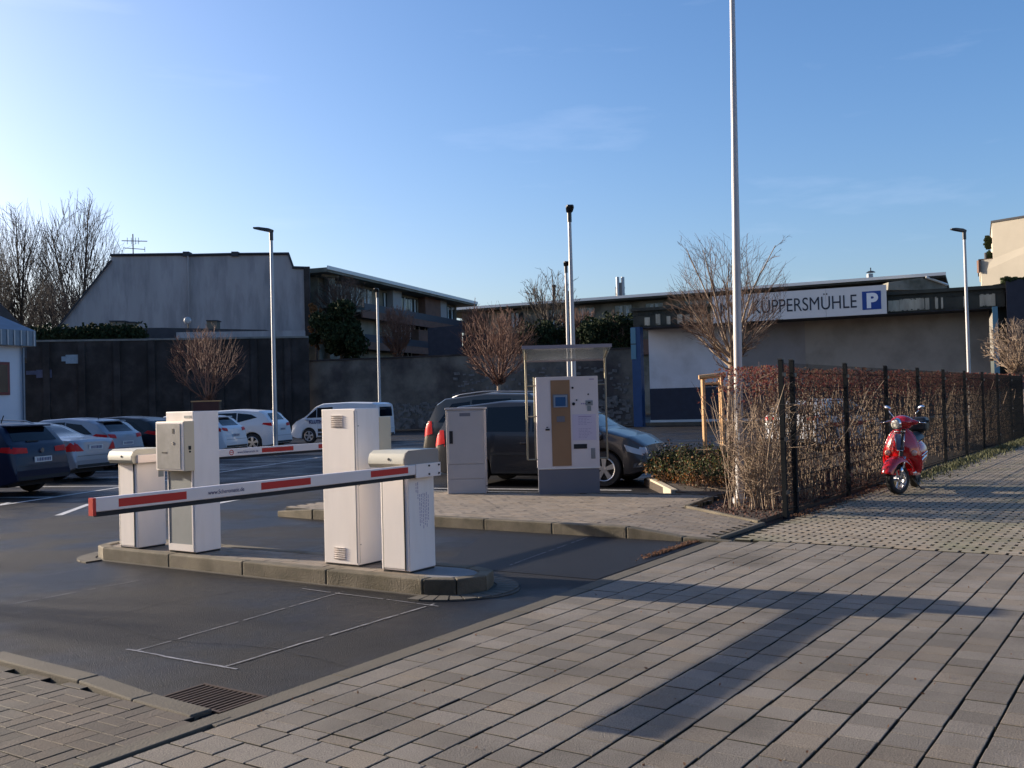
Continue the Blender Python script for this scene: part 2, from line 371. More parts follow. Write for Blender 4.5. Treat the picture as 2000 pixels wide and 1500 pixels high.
# large concrete pavers: strips along X
cells = []
y = 3.94; k = 0
while y > -6:
    w = .21; off = rng.choice((0, .0975)) if k % 2 == 0 else .05+rng.uniform(0, .05)
    x = 3.47+off-.195
    while x < 10.62+(-.0):
        x0, x1 = max(x, 3.47), min(x+.195, 10.66)
        if x1-x0 > .05: cells.append(((x0+x1)/2, y-w/2, 0, x1-x0-.0085, w-.0125, 0))
        x += .195
    y -= w; k += 1
x = 3.47
while x < 10.4:                                         # closing row against the flush kerb
    y0, y1 = 3.94, kerbY(x+.1)-.165
    cells.append((x+.0975, (y0+y1)/2, 0, .191, y1-y0-.009, 0)); x += .195
x = 3.47; k = 0                                          # courses along Y nearer the camera
while x > .6:
    y = 4.12+(.105 if k % 2 else 0)
    while y > -4:
        y1 = min(y, 4.118); cells.append((x-.1, (y1+y-.213)/2, 0, .189, y1-(y-.213)-.009, 0)); y -= .213
    x -= .2; k += 1
lay(cells, 'paver', sidewalk, m_paver, 300)
# small drainage pavers with open slots beyond
cells = []; x = 10.72; k = 0
cells_b = []
while x < 36:
    y = 4.25-(.107 if k % 2 else 0)
    ymin = -1.2-(x-10)*.30
    while y > ymin:
        cells.append((x+.05, y-.095, .0, .101, .186, 0)); y -= .214
    x += .104; k += 1
drain = MB(); drain.prism([(10.68, -26), (60, -26), (60, 4.43), (10.68, 4.43)], -.075, -.026)
drainpave = tag(drain.obj('drainage_pavement', m_joint), kind='structure')
lay(cells, 'drainage_paver', drainpave, m_paver2, 300, 60)
# brick footway, herringbone-like blocks of paired bricks
cells = []
bw, bl = .1, .2
for i in range(-4, 40):
    for j in range(-4, 60):
        X = -1.5+i*.205+.0; Y = 4.362+j*.205-.205*4
        if (i+j) % 2 == 0:
            for q in (0, 1): cells.append((X+.1, Y+.05+q*.1025, -.004, .198, .099, 0))
        else:
            for q in (0, 1): cells.append((X+.05+q*.1025, Y+.1, -.004, .099, .198, 0))
def in_apron(x, y):
    if y < 4.37: return False
    xe = 3.41 if y < 4.9 else (3.41+(y-4.9)*.1 if y < 5.5 else (3.48 if y < 6.6 else 3.48-(y-6.6)*.17))
    return x < xe+.02 and x > 1.0
cells = [c for c in cells if in_apron(c[0], c[1])]
x = 1.
while x < 3.3:
    cells.append((x, 4.305, -.004, .2, .105, 0)); x += .204
lay(cells, 'brick', apron, m_brick, 300)
# flush kerb stones along the driveway mouth and the footway edge
km = {}
def kerb_run(pts, w, h, name, parent, m, z=0., L=1.0, gap=.007, bev=.012):
    for (ax, ay, az), (bx, by, bz) in zip(pts[:-1], pts[1:]):
        d = Vector((bx-ax, by-ay, 0)); n = max(1, round(d.length/L)); u = d.normalized(); s = Vector((-u.y, u.x, 0))
        for i in range(n):
            p0 = Vector((ax, ay, az)).lerp(Vector((bx, by, bz)), i/n)+u*gap*.5; p1 = Vector((ax, ay, az)).lerp(Vector((bx, by, bz)), (i+1)/n)-u*gap*.5
            b = MB(); c = [p0, p1, p1+s*w, p0+s*w]
            b.add([(q.x, q.y, q.z-h) for q in c]+[(q.x, q.y, q.z) for q in c], [(0,3,2,1),(4,5,6,7),(0,1,5,4),(1,2,6,5),(2,3,7,6),(3,0,4,7)])
            b.obj(name, m, parent, bevel=bev)
kerb_run([(3.36, kerbY(3.36)-.155, .001), (10.38, kerbY(10.38)-.155, .002)], .15, .1, 'kerb_stone', sidewalk, m_flush, bev=.006)
kerb_run([(1.0, 4.245, .003), (3.5, 4.285, .003)], -.12, .1, 'kerb_stone', sidewalk, m_flush, bev=.006)
kerb_run([(3.40, 4.37, .004), (3.42, 4.9, .008), (3.48, 5.5, .02), (3.50, 6.6, .03), (3.2, 8.4, .04), (2.3, 12., .05)], -.14, .12, 'kerb_stone', apron, m_flush, L=.8, bev=.01)
# drain grate in the corner
dg = thing('drain_grate', 'rusty slotted drain grate sunk in the corner between asphalt and kerb', 'drain grate', (3.56, 4.33, -.012))
b = MB(); b.box(0, .30, 0, .50, -.12, -.02); b.obj('pit', m_dark, dg)
b = MB(); b.box(-.02, .32, -.02, 0, -.06, .004); b.box(-.02, .32, .50, .52, -.06, .004); b.box(-.02, 0, 0, .5, -.06, .004); b.box(.30, .32, 0, .5, -.06, .004); b.obj('frame', m_rust, dg)
bar = MB(); bar.box(0, .30, -.008, .008, -.03, .002); barm = bar.mesh('bar', m_rust)
for i in range(12): place(barm, 'bar', dg, (0, .03+i*.04, 0))

# ------------------------------------------------------------------ barrier island
def stadium(x0, x1, y0, y1, n=10):
    r = (x1-x0)/2; cx = (x0+x1)/2; pts = []
    for i in range(n+1): t = math.pi+math.pi*i/n; pts.append((cx+r*math.cos(t), y0+r+r*math.sin(t)*1.0))
    for i in range(n+1): t = math.pi*i/n; pts.append((cx+r*math.cos(t), y1-r+r*math.sin(t)))
    return pts
IX0, IX1, IY0, IY1 = 6.60, 7.38, 5.02, 10.30
isl = MB(); isl.prism(stadium(IX0+.12, IX1-.12, IY0+.12, IY1-.12), -.1, .105)
island = tag(isl.obj('barrier_island', m_brick2), kind='structure')
b = MB(); b.prism([(x, y) for x, y in stadium(IX0-.035, IX1+.035, IY0-.26, IY1+.26)], -.08, -.012); tag(b.obj('island_gutter', mat('gutter_mortar', (.06, .052, .042), .9, var=.3)), kind='structure')
outer = stadium(IX0, IX1, IY0, IY1, 4); inner = stadium(IX0+.13, IX1-.13, IY0+.13, IY1-.13, 4)
def kerbseg(o0, o1, i1, i0, zt=.12):
    b = MB(); b.prism([o0, o1, i1, i0], -.1, zt); b.obj('kerb_stone', m_kerb, island, bevel=.012)
n = len(outer)
for i in range(n):
    j = (i+1) % n; o0, o1 = Vector(outer[i]), Vector(outer[j]); i0, i1 = Vector(inner[i]), Vector(inner[j])
    L = (o1-o0).length; k = max(1, round(L/1.0))
    for q in range(k):
        e = .004/max(L, .2)
        kerbseg(o0.lerp(o1, q/k+e), o0.lerp(o1, (q+1)/k-e), i0.lerp(i1, (q+1)/k-e), i0.lerp(i1, q/k+e))
b = MB(); pts = [(6.99+.25*math.cos(t*math.pi/12), 5.52+.36*math.sin(t*math.pi/12)) for t in range(24)]; b.prism(pts, .09, .114); b.obj('pad', m_pad, island)
# little fan of gutter stones at both tips
for cx, cyy, s in ((6.99, 5.41, -1), (6.99, 9.91, 1)):
    for i in range(15):
        t0, t1 = math.pi*i/15+.012, math.pi*(i+1)/15-.012
        P = lambda r, t: (cx+r*math.cos(t), cyy+s*r*math.sin(t))
        b = MB(); b.prism([P(.41, t0), P(.60, t0), P(.60, t1), P(.41, t1)][::s], -.05, -.004); b.obj('gutter_stone', mat('gutter_stone', (.085, .075, .06), .85, var=.2), island)
cells = []
x = IX0+.14; k = 0
while x < IX1-.14:
    y = IY0+.5+(.1 if k % 2 else 0)
    while y < IY1-.5: cells.append((x+.05, y+.1, .113, .098, .197, 0)); y += .2
    x += .1; k += 1
lay(cells, 'brick', island, m_brick2, 300)

# ------------------------------------------------------------------ barrier housings and arms
def housing(loc, label, right, armlabel):
    t = thing('barrier_housing', label, 'barrier', loc, 0, 'parking barriers on the island')
    W, Dp, Hh = .36, .33, .93          # x, y, z
    b = MB(); b.box(0, W, 0, Dp, .012, Hh); b.obj('body', m_white, t, bevel=.008)
    b = MB(); b.box(.01, W-.01, .01, Dp-.01, -.01, .012); b.obj('base', m_dark, t)
    b = MB(); b.box(-.006, .0, .055, Dp-.03, .03, Hh-.02); b.obj('door', m_white, t, bevel=.003)
    b = MB(); b.box(-.010, .0, .048, .055, .02, Hh-.01); b.box(-.004, .001, Dp-.03, Dp-.022, .02, Hh-.01); b.obj('door_gap', m_dark, t)
    # rounded hood
    prof = [(-.06, Hh+.0), (-.085, Hh+.035), (-.085, Hh+.08), (-.065, Hh+.125), (-.02, Hh+.15), (W+.03, Hh+.15), (W+.05, Hh+.12), (W+.05, Hh), ]
    b = MB(); b.loft([[(x, y, z) for x, z in prof] for y in (-.02, Dp+.06)]); b.obj('hood', m_hood, t, smooth=True, angle=35)
    b = MB(); b.loft([[(x*.985, y, z) for x, z in prof] for y in (-.028, -.02)]); b.obj('hood_end', m_hood2 if not right else m_hood, t)
    b = MB(); b.cyl((-.089, Dp*.45, Hh+.075), (-.08, Dp*.45, Hh+.075), .012, n=10); b.obj('lock', m_dark, t)
    return t
h2 = housing((6.795, 5.70, .12), 'near white barrier housing at the right tip of the island, its arm reaching left', False, '')
h1 = housing((6.70, 9.43, .12), 'far white barrier housing at the left end of the island behind the terminal', True, '')
b = MB(); b.box(.37, .40, .01, .06, 1.0, 1.05); b.obj('sensor', m_screen2, h2)
# printed notice on the side of the near housing (sideways lines of text)
b = MB()
for i, (ln, z0) in enumerate([(.10, .70), (.16, .64), (.30, .40), (.27, .42), (.34, .37), (.30, .40), (.33, .38), (.24, .44)]):
    x = .10+i*.024
    zz = z0+.0
    while zz < z0+ln-.02:
        l_ = rng.uniform(.012, .035); b.box(x, x+.006, -.0015, .002, zz, min(zz+l_, z0+ln)); zz += l_+.008
b.obj('notice', m_print, h2, kind='stuff')
def arm(parent, xs, L, y, z0, slope, name='barrier_arm', label=None, sgn=-1, tilt=0.):
    # pieces of one arm: plank, rubber edge, red bands, bracket, bolts
    ar = bpy.data.objects.new('arm', None); COL.objects.link(ar); ar.parent = parent; ar.location = (xs, y, z0); ar.rotation_euler = (0, tilt, 0)
    b = MB(); b.box(min(0, sgn*L), max(0, sgn*L), -.022, .022, 0, .088); b.obj('plank', m_white2, ar, bevel=.006)
    e = sgn*(L-.0); b = MB(); b.box(min(sgn*.35, e), max(sgn*.35, e), -.014, .014, -.030, -.001); b.obj('rubber_edge', m_blackr, ar)
    b = MB(); b.box(min(e, e+sgn*.022), max(e, e+sgn*.022), -.023, .023, -.022, .089); b.obj('end_cap', m_red, ar)
    return ar
ar2 = arm(h2, .37, 3.46, -.045, .865, 0)
def bands(ar, spans, sgn, y=-.0235):
    for a0, a1, z0, z1 in spans:
        b = MB(); b.box(min(sgn*a0, sgn*a1), max(sgn*a0, sgn*a1), y, y+.0012, z0, z1); b.obj('red_band', m_red, ar)
bands(ar2, [(.45, .93, .022, .074), (1.62, 2.12, .022, .074), (2.78, 3.30, .018, .070)], -1)
b = MB(); b.box(-.35, .0, -.030, -.0225, -.03, .092); b.obj('bracket', m_white2, ar2, bevel=.003)
for x, z in ((-.03, .07), (-.03, -.005), (-.17, .07), (-.17, -.005)):
    b = MB(); b.cyl((x, -.038, z), (x, -.028, z), .009, n=8); b.obj('bolt', m_dark, ar2)
text_obj('lettering', 'www.Scheromatic.de', .042, m_navyprint, ar2, (-2.60, -.0238, .030), FACE_NY, extr=.0006, width=.32)
ar1 = arm(h1, -.03, 3.35, -.045, .93, 0, sgn=1)
bands(ar1, [(.42, .98, .018, .072), (1.74, 2.26, .018, .072), (2.70, 3.2, .018, .072)], 1)
# far arm starts past the terminal column
bands(ar1, [], 1)
text_obj('lettering', 'www.Scheromatic.de', .040, m_navyprint, ar1, (1.98-.62, -.0238, .030), FACE_NY, extr=.0006, width=.32)
b = MB(); b.ring((1.27, -.0235, .045), (0, 1, 0), .028, .001, .005, 16); b.box(1.25, 1.29, -.0245, -.0225, .042, .048); b.obj('no_entry_mark', m_red, ar1)
b = MB(); b.box(.27, .34, -.004, 0, .76, .90); b.obj('sticker', m_grey, h1)

# terminal columns
def louvre(b, x, y0, y1, z0, z1, n):
    for i in range(n):
        z = z0+(z1-z0)*i/n; b.add([(x, y0, z), (x, y1, z), (x-.012, y1, z+(z1-z0)/n*.7), (x-.012, y0, z+(z1-z0)/n*.7)], [(0, 1, 2, 3), (3, 2, 1, 0)])
        b.add([(x, y0, z+(z1-z0)/n*.72), (x, y1, z+(z1-z0)/n*.72), (x-.012, y1, z+(z1-z0)/n*.7), (x-.012, y0, z+(z1-z0)/n*.7)], [(0, 1, 2, 3)])
t = thing('entry_terminal', 'tall white ticket column with projecting grey metal reader box and grey lower panel', 'ticket terminal', (6.74, 8.53, .12))
b = MB(); b.box(0, .33, 0, .44, .012, 1.475); b.obj('body', m_white, t, bevel=.006)
b = MB(); b.box(.01, .32, .01, .43, -.01, .012); b.obj('base', m_dark, t)
b = MB(); b.box(-.012, .0, .02, .035, .09, 1.2); b.box(-.012, 0, .405, .42, .09, 1.2); b.box(-.012, 0, .02, .42, .02, .09); b.obj('front_frame', m_white, t)
b = MB(); b.box(-.006, .0, .036, .404, .092, 1.2); b.obj('lower_panel', m_grey, t)
b = MB(); b.box(-.13, -.002, -.02, .43, .86, 1.375); b.obj('reader_box', m_beige, t, bevel=.006)
b = MB(); b.box(-.142, -.131, -.015, .425, .868, 1.368); b.obj('reader_frame', m_white, t, bevel=.003)
b = MB(); b.box(-.148, -.142, .025, .40, .885, 1.350); b.obj('reader_plate', m_steel, t)
b = MB(); b.box(-.151, -.148, .24, .32, 1.045, 1.06); b.obj('ticket_slot', m_dark, t)
b = MB(); b.cyl((-.153, .14, 1.15), (-.148, .14, 1.15), .016, n=12); b.obj('call_button', m_chrome, t)
b = MB(); b.box(-.1505, -.148, .12, .15, 1.25, 1.30); b.obj('speaker_grille', m_dark, t)
b = MB(); b.box(-.08, -.05, -.026, -.021, 1.08, 1.12); b.cyl((-.065, -.03, 1.06), (-.065, -.02, 1.06), .01, n=8); b.obj('lock', m_dark, t)
b = MB(); b.box(-.004, 0, .03, .14, 1.405, 1.43); b.obj('name_plate', m_grey, t)
t = thing('exit_terminal', 'tall plain white column with louvred vents beside the near barrier housing', 'ticket terminal', (6.86, 6.375, .12))
b = MB(); b.box(0, .33, 0, .43, .012, 1.46); b.obj('body', m_white, t, bevel=.006)
b = MB(); b.box(.01, .32, .01, .42, -.01, .012); b.obj('base', m_dark, t)
for z0 in (1.285, .05):
    b = MB(); louvre(b, -.001, .16, .30, z0, z0+.12, 6); b.obj('vent', m_white, t)
b = MB(); b.box(.332, .50, .0, .40, .86, 1.375); b.obj('reader_box', m_beige, t, bevel=.006)
b = MB(); b.box(-.002, .004, .012, .016, .03, 1.44); b.obj('door_gap', m_dark, t)
b = MB(); b.box(.022, .025, -.0015, .002, .03, 1.44); b.obj('door_gap', m_grey, t)
for z in (.2, .75, 1.3): b = MB(); b.cyl((.036, -.004, z), (.036, .002, z), .006, n=8); b.obj('hinge_pin', m_grey, t)

# ------------------------------------------------------------------ machine island (paved, raised)
def zi(y): return .10*min(1, max(0, (y-4.45)/1.6))+.004
poly = [(10.45, 4.46), (10.45, 11.25), (10.9, 11.35), (13.25, 11.5), (14.35, 6.0), (12.75, 5.72), (12.15, 4.46)]
def inpoly(x, y, P):
    c = False; j = len(P)-1
    for i in range(len(P)):
        if (P[i][1] > y) != (P[j][1] > y) and x < (P[j][0]-P[i][0])*(y-P[i][1])/(P[j][1]-P[i][1])+P[i][0]: c = not c
        j = i
    return c
b = MB(); ys = [4.46, 5.0, 5.5, 5.72, 6.0, 7, 8, 9, 10, 11.25]
rows = []
for y in ys:
    xr = 12.15+(y-4.46)*.476 if y <= 5.72 else (14.35 if y < 6.05 else 14.35-(y-6.0)*.2)
    rows.append([(10.5, y, zi(y)-.012), (xr, y, zi(y)-.012)])
rows.append([(10.5, 11.3, .09), (13.25, 11.45, .09)])
for r0, r1 in zip(rows[:-1], rows[1:]): b.quad(r0[0], r0[1], r1[1], r1[0])
misl = tag(b.obj('machine_island', m_joint), kind='structure')
cells = []; x = 10.6; k = 0
while x < 14.4:
    y = 4.5+(.1 if k % 2 else 0)
    while y < 11.35:
        if inpoly(x+.05, y+.1, poly): cells.append((x+.05, y+.1, zi(y+.1), .098, .197, 0))
        y += .2
    x += .1; k += 1
lay(cells, 'brick', misl, m_brick2, 300, tilt=lambda y: .0625 if 4.45 < y < 6.05 else 0)
kerb_run([(10.58, 4.2, .006), (10.56, 4.75, .03), (10.55, 5.45, .11), (10.55, 10.55, .12), (10.62, 11.35, .06)], .14, .2, 'kerb_stone', misl, m_kerb)
kerb_run([(13.42, 11.2, .11), (14.55, 5.95, .11)], -.10, .12, 'kerb_stone', misl, m_flush)
kerb_run([(12.2, 4.47, .03), (12.78, 5.72, .12), (14.1, 5.90, .12)], .06, .1, 'edging_stone', misl, m_kerb)
kerb_run([(14.75, 6.9, .13), (16.75, 8.32, .15)], -.12, .2, 'kerb_stone', misl, mat('kerb_new', (.42, .36, .26), .8, var=.15))
kerb_run([(10.7, 4.47, .012), (12.15, 4.47, .02)], -.07, .08, 'edging_stone', misl, m_flush)

# grey distribution cabinet
ang = math.atan2(-.955, .19)      # run of the fronts, pointing to the right
t = thing('cabinet', 'pale grey street distribution cabinet left of the pay machine', 'cabinet', (13.32, 9.92, .10), R(30))
W = .64
b = MB(); b.box(0, .32, -W/2, W/2, .0, 1.40); b.obj('body', m_cab, t, bevel=.01)
b = MB(); b.box(-.02, .34, -W/2-.015, W/2+.015, 1.40, 1.435); b.obj('lid', m_cab, t, bevel=.008)
b = MB(); b.box(-.012, 0, -W/2+.03, W/2-.03, .50, 1.37); b.obj('door', m_cab, t, bevel=.004)
b = MB(); b.box(-.010, 0, -W/2+.01, W/2-.01, .255, .49); b.box(-.010, 0, -W/2+.01, W/2-.01, .01, .245); b.obj('lower_panel', m_cab, t, bevel=.003)
b = MB(); b.box(-.020, -.012, .21, .265, .84, 1.05); b.obj('handle_recess', m_dark, t)
b = MB(); b.box(-.013, -.011, -.09, .09, 1.29, 1.345)
v = b.obj('vent', m_plinth, t)
b = MB(); b.cyl((-.014, -.34, .13), (-.01, -.34, .13), .012, n=8); b.obj('screw', m_dark, t)

# pay machine with canopy
t = thing('pay_machine', 'parking pay machine with gold centre strip, small screen and glass canopy on a grey plinth', 'pay machine', (13.88, 8.27, .10), R(34))
W = 1.0
b = MB(); b.box(.01, .48, -W/2+.01, W/2-.01, 0, .40); b.obj('plinth', m_plinth, t, bevel=.006)
b = MB(); b.box(0, .50, -W/2, W/2, .40, 1.895); b.obj('body', m_lilac, t, bevel=.008)
b = MB(); b.box(-.004, 0, -W/2+.008, W/2-.008, .41, .425); b.obj('bottom_trim', m_roofedge, t)
f = lambda y: y-8.29
b = MB(); b.box(-.012, 0, -.045, .265, .455, 1.84); b.obj('centre_panel', m_gold, t, bevel=.003)
b = MB(); b.box(-.022, -.012, -.01, .235, 1.40, 1.61); b.obj('screen_hood', m_plinth, t)
b = MB(); b.box(-.026, -.022, .005, .22, 1.40, 1.595); b.obj('screen_bezel', mat('screen_bezel', (.22, .28, .35), .3), t)
b = MB(); b.box(-.029, -.026, .03, .195, 1.42, 1.565); b.obj('screen', m_screen, t)
b = MB(); b.box(-.018, -.012, .05, .18, 1.165, 1.255); b.obj('keypad', m_plinth, t)
b = MB(); b.box(-.008, 0, .295, .365, 1.03, 1.06); b.box(-.006, 0, .32, .35, 1.075, 1.09); b.obj('ticket_slot', m_dark, t)
b = MB(); b.box(-.010, 0, -.30, -.085, .725, .80); b.obj('return_tray', m_dark, t, bevel=.004)
b = MB(); b.box(-.010, 0, -.43, -.36, .56, .73); b.obj('lock_plate', m_steel, t, bevel=.01)
b = MB(); b.cyl((-.012, -.09, 1.71), (-.002, -.09, 1.71), .018, n=10); b.obj('lock', m_dark, t)
b = MB(); b.cyl((-.012, -.10, 1.45), (-.002, -.10, 1.45), .026, n=12); b.cyl((-.010, -.15, 1.51), (-.002, -.15, 1.51), .014, n=8); b.obj('coin_slot', m_dark, t)
b = MB(); b.cyl((-.010, -.34, 1.60), (-.002, -.34, 1.60), .014, n=8); b.obj('lock', m_dark, t)
b = MB(); b.box(-.010, 0, -.41, -.295, 1.42, 1.50); b.box(-.012, 0, -.38, -.32, 1.33, 1.415); b.obj('note_reader', m_grey, t, bevel=.003)
b = MB(); b.box(-.013, -.009, -.375, -.33, 1.45, 1.475); b.obj('note_slot', m_dark, t)
b = MB(); b.box(-.002, 0, -.455, -.07, .86, 1.28); b.obj('notice_sheet', mat('notice_sheet', (.55, .49, .58), .6), t)
b = MB()
for i in range(15):
    z = 1.235-i*.024; y0 = -.13-(.03 if i % 4 == 1 else 0)
    if i == 0: b.box(-.0032, -.002, -.38, -.17, z, z+.012); continue
    if i in (6, 7): continue
    yy = -.17
    while yy > -.17-rng.uniform(.10, .22):
        w_ = rng.uniform(.015, .05); b.box(-.0032, -.002, yy-w_, yy, z, z+.006); yy -= w_+.012
b.obj('notice_print', m_print, t, kind='stuff')
b = MB()
for yy in (-.24, -.27, -.30): b.box(-.003, 0, yy, yy+.02, 1.44, 1.46)
b.obj('coin_marks', m_print, t)
b = MB(); b.box(-.003, 0, -.44, -.36, 1.835, 1.85); b.obj('name_plate', m_print, t)
for s in (-1, 1):
    b = MB()
    y = s*.66 if s > 0 else -.635; zb = .56 if s > 0 else .54
    b.tube([(.12, y, zb), (.12, y, 2.22)], .017, 10)
    for z in ((.56, 1.26, 1.76) if s > 0 else (.56, 1.28, 1.76)): b.tube([(.12, y, z), (.12, s*(W/2-.01), z)], .011, 8)
    b.tube([(.12, s*(W/2+.03), .56), (.12, s*(W/2+.03), 1.9)], .012, 8) if s > 0 else None
    b.tube([(.12, y, 2.20), (-.34, y, 2.30)], .02, 8)
    b.obj('canopy_frame', m_frame, t, smooth=True, angle=50)
b = MB(); b.add([(-.42, -.69, 2.345), (.40, -.67, 2.17), (.40, .69, 2.17), (-.42, .71, 2.345), (-.42, -.69, 2.36), (.40, -.67, 2.185), (.40, .69, 2.185), (-.42, .71, 2.36)],
                [(0,3,2,1),(4,5,6,7),(0,1,5,4),(1,2,6,5),(2,3,7,6),(3,0,4,7)]); b.obj('canopy_glass', m_canopy, t)
b = MB(); b.box(-.44, -.40, -.70, .72, 2.33, 2.385); b.box(.385, .41, -.67, .69, 2.155, 2.20); b.obj('canopy_rim', mat('canopy_rim', (.30, .26, .28), .4, metal=.4), t)

# markings
def strip(pts, w, m, z=-.0155, name='road_marking'):
    b = MB()
    for (ax, ay), (bx, by) in zip(pts[:-1], pts[1:]):
        d = Vector((bx-ax, by-ay)).normalized()*w/2; n = Vector((-d.y, d.x)); b.quad((ax-n.x, ay-n.y, z), (bx-n.x, by-n.y, z), (bx+n.x, by+n.y, z), (ax+n.x, ay+n.y, z))
    return tag(b.obj(name, m), kind='structure')
def chalk(a, c, w, z, keep=.86):
    b = MB(); a, c = Vector(a), Vector(c); L = (c-a).length; d = (c-a)/L; n = Vector((-d.y, d.x)); x = 0.; oa = 0.
    while x < L:
        l_ = min(rng.uniform(.02, .07), L-x); o1 = max(-.006, min(.006, oa+rng.gauss(0, .0018))); ww = w*rng.uniform(.55, 1.1)/2
        if rng.random() < keep:
            q0, q1 = a+d*x, a+d*(x+l_); b.quad((*(q0+n*(oa-ww)), z), (*(q1+n*(o1-ww)), z), (*(q1+n*(o1+ww)), z), (*(q0+n*(oa+ww)), z))
        oa = o1; x += l_
    return tag(b.obj('chalk_marking', m_chalk), kind='structure')
chalk((4.19, 6.05), (4.205, 4.95), .024, -.0155, .98); chalk((4.19, 5.95), (6.42, 6.15), .014, -.0150, .95)
chalk((4.206, 5.07), (6.36, 5.10), .020, -.0145, .96); chalk((6.30, 5.0), (6.36, 6.6), .014, -.0140, .9)
chalk((4.2, 8.40), (6.2, 8.40), .012, -.0155, .7); chalk((4.9, 9.6), (6.2, 9.55), .012, -.0150, .6); chalk((8.2, 5.6), (10.3, 5.9), .014, -.0115, .8)
# a dark bitumen seam and a few cracks
for pts in ([(8.0, 4.5), (7.95, 6.4), (8.05, 9.0)], [(3.8, 7.3), (4.6, 7.1), (5.3, 7.25), (6.3, 7.0)], [(4.6, 4.4), (4.7, 5.2), (4.5, 6.1), (4.66, 7.1)]):
    b = MB(); r_ = random.Random(len(pts)*3+int(pts[0][0]*10)); P_ = []
    for (ax, ay), (bx, by) in zip(pts[:-1], pts[1:]):
        for i in range(12): P_.append((ax+(bx-ax)*i/12+r_.gauss(0, .012), ay+(by-ay)*i/12+r_.gauss(0, .012)))
    for (ax, ay), (bx, by) in zip(P_[:-1], P_[1:]):
        w_ = r_.uniform(.002, .005); d = Vector((by-ay, ax-bx)).normalized()*w_; b.quad((ax-d.x, ay-d.y, -.0135), (bx-d.x, by-d.y, -.0135), (bx+d.x, by+d.y, -.0135), (ax+d.x, ay+d.y, -.0135))
    tag(b.obj('asphalt_crack', m_dark), kind='structure')
strip([(9.2, 15.0), (10.6, 16.3)], .12, m_paint); strip([(11.2, 13.85), (13.0, 14.5)], .14, m_paint)
strip([(9.6, 17.7), (10.2, 18.2)], .10, m_paint)
for i in range(6):
    x0, y0 = 11.2+i*2.32, 18.4+i*.94
    strip([(x0, y0), (x0-1.7, y0+4.2)], .11, m_paint, z=-.0150+i*.0001)
strip([(8.5, 17.3), (27.5, 25.0)], .10, m_paint, z=-.0158)
strip([(15.1, 12.3), (15.9, 8.2)], .11, m_paint); strip([(14.55, 12.3), (15.45, 7.7)], .05, m_paint)
strip([(16.1, 14.6), (15.2, 13.0)], .1, m_paint)

# ------------------------------------------------------------------ buildings and walls far behind
def wallface(pts, D, th, m, name, parent=None, label=None, D2=None, px0=None, px1=None, bpx=None):
    """outline given as sight lines at distance D (or running from D at px0 to D2 at px1), built as a solid wall of thickness th"""
    P = []
    for px, py in pts:
        d = D if D2 is None else D+(D2-D)*(px-px0)/(px1-px0)
        q = at(px, d); q.z = zat(px, py, d); P.append(q)
    back = Vector((sy, cy, 0))*th if bpx is None else at(bpx, 1.).normalized()*th
    b = MB(); b.extr(P, back); return b.obj(name, m, parent, label=label)
def faceframe(px0, D0, px1, D1):
    A, B = at(px0, D0), at(px1, D1); u = (B-A); L = u.length; u.normalize(); return A, u, Vector((-u.y, u.x, 0)), L

# boundary walls of the car park
def boundary_wall(label, px0, D0, px1, D1, H, m, courses, cap=.12, capm=None, thick=.5):
    A, u, nrm, L = faceframe(px0, D0, px1, D1)
    t = thing('boundary_wall', label, 'wall', A, math.atan2(u.y, u.x))
    b = MB(); b.box(0, L, 0, thick, -.1, H-cap); b.obj('wall', m, t)
    n = max(1, int(L/2.2))
    c = MB(); c.box(.008, L/n-.008, -.06, thick+.06, 0, cap); cm = c.mesh('coping', capm or m_cope)
    for i in range(n): place(cm, 'coping', t, (i*L/n, 0, H-cap+rng.uniform(-.01, .01)), (0, rng.uniform(-.003, .003), 0))
    return t, L
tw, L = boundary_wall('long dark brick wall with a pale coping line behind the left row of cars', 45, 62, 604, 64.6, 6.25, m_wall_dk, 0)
# rough patches of paint, loose upper courses and pilasters on the dark wall
b = MB()
for i in range(8): b = MB(); b.box(1.2+i*2.1, 1.6+i*2.1, -.14, 0, -.1, 6.1); b.obj('pilaster', m_wall_dk, tw)
b = MB(); b.box(2.55, 3.45, -.07, -.0, 4.75, 5.3); b.box(2.3, 2.6, -.06, 0, 4.9, 5.2); b.obj('pale_patch', mat('pale_patch', (.28, .33, .38), .9, var=.2), tw)
b = MB(); b.box(.8, 1.7, -.06, 0, 3.9, 4.4); b.box(.2, .9, -.05, 0, 4.1, 4.35); b.obj('pale_patch', mat('pale_patch2', (.10, .10, .15), .9, var=.3), tw)
b = MB(); b.box(9.2, L-.2, .1, .5, 6.25, 6.62); b.obj('upper_course', m_gable, tw)
tw2, L = boundary_wall('long low stained rendered wall running behind the lot to the blue framed hall', 600, 65.5, 1236, 60, 4.72, m_wall_br, 0, cap=.10, capm=m_wall_dk)
b = MB()
for i in range(900):          # weathered stones showing through the render
    u_ = rng.uniform(5, L-.4) if rng.random() < .8 else rng.uniform(.3, L-.4); z_ = rng.uniform(.05, 1.6) if rng.random() < .6 else rng.uniform(.05, 3.6 if u_ > 10 else 1.6)
    w_, h_ = rng.uniform(.12, .38), rng.uniform(.08, .2); b.fbox((u_, -rng.uniform(.01, .06), z_), (w_, 0, rng.uniform(-.03, .03)), (0, .1, 0), (rng.uniform(-.04, .04), 0, h_))
o = b.obj('stone', mat('wall_stone', (.13, .12, .115), .9, var=.6, vscale=3), tw2, kind='stuff')
b = MB(); b.prism([(at(560, 63.5).x, at(560, 63.5).y), (at(1240, 58).x, at(1240, 58).y), (at(1240, 60).x, at(1240, 60).y), (at(560, 65.5).x, at(560, 65.5).y)], -.05, .06)
tag(b.obj('wall_foot_verge', m_earth), kind='structure')

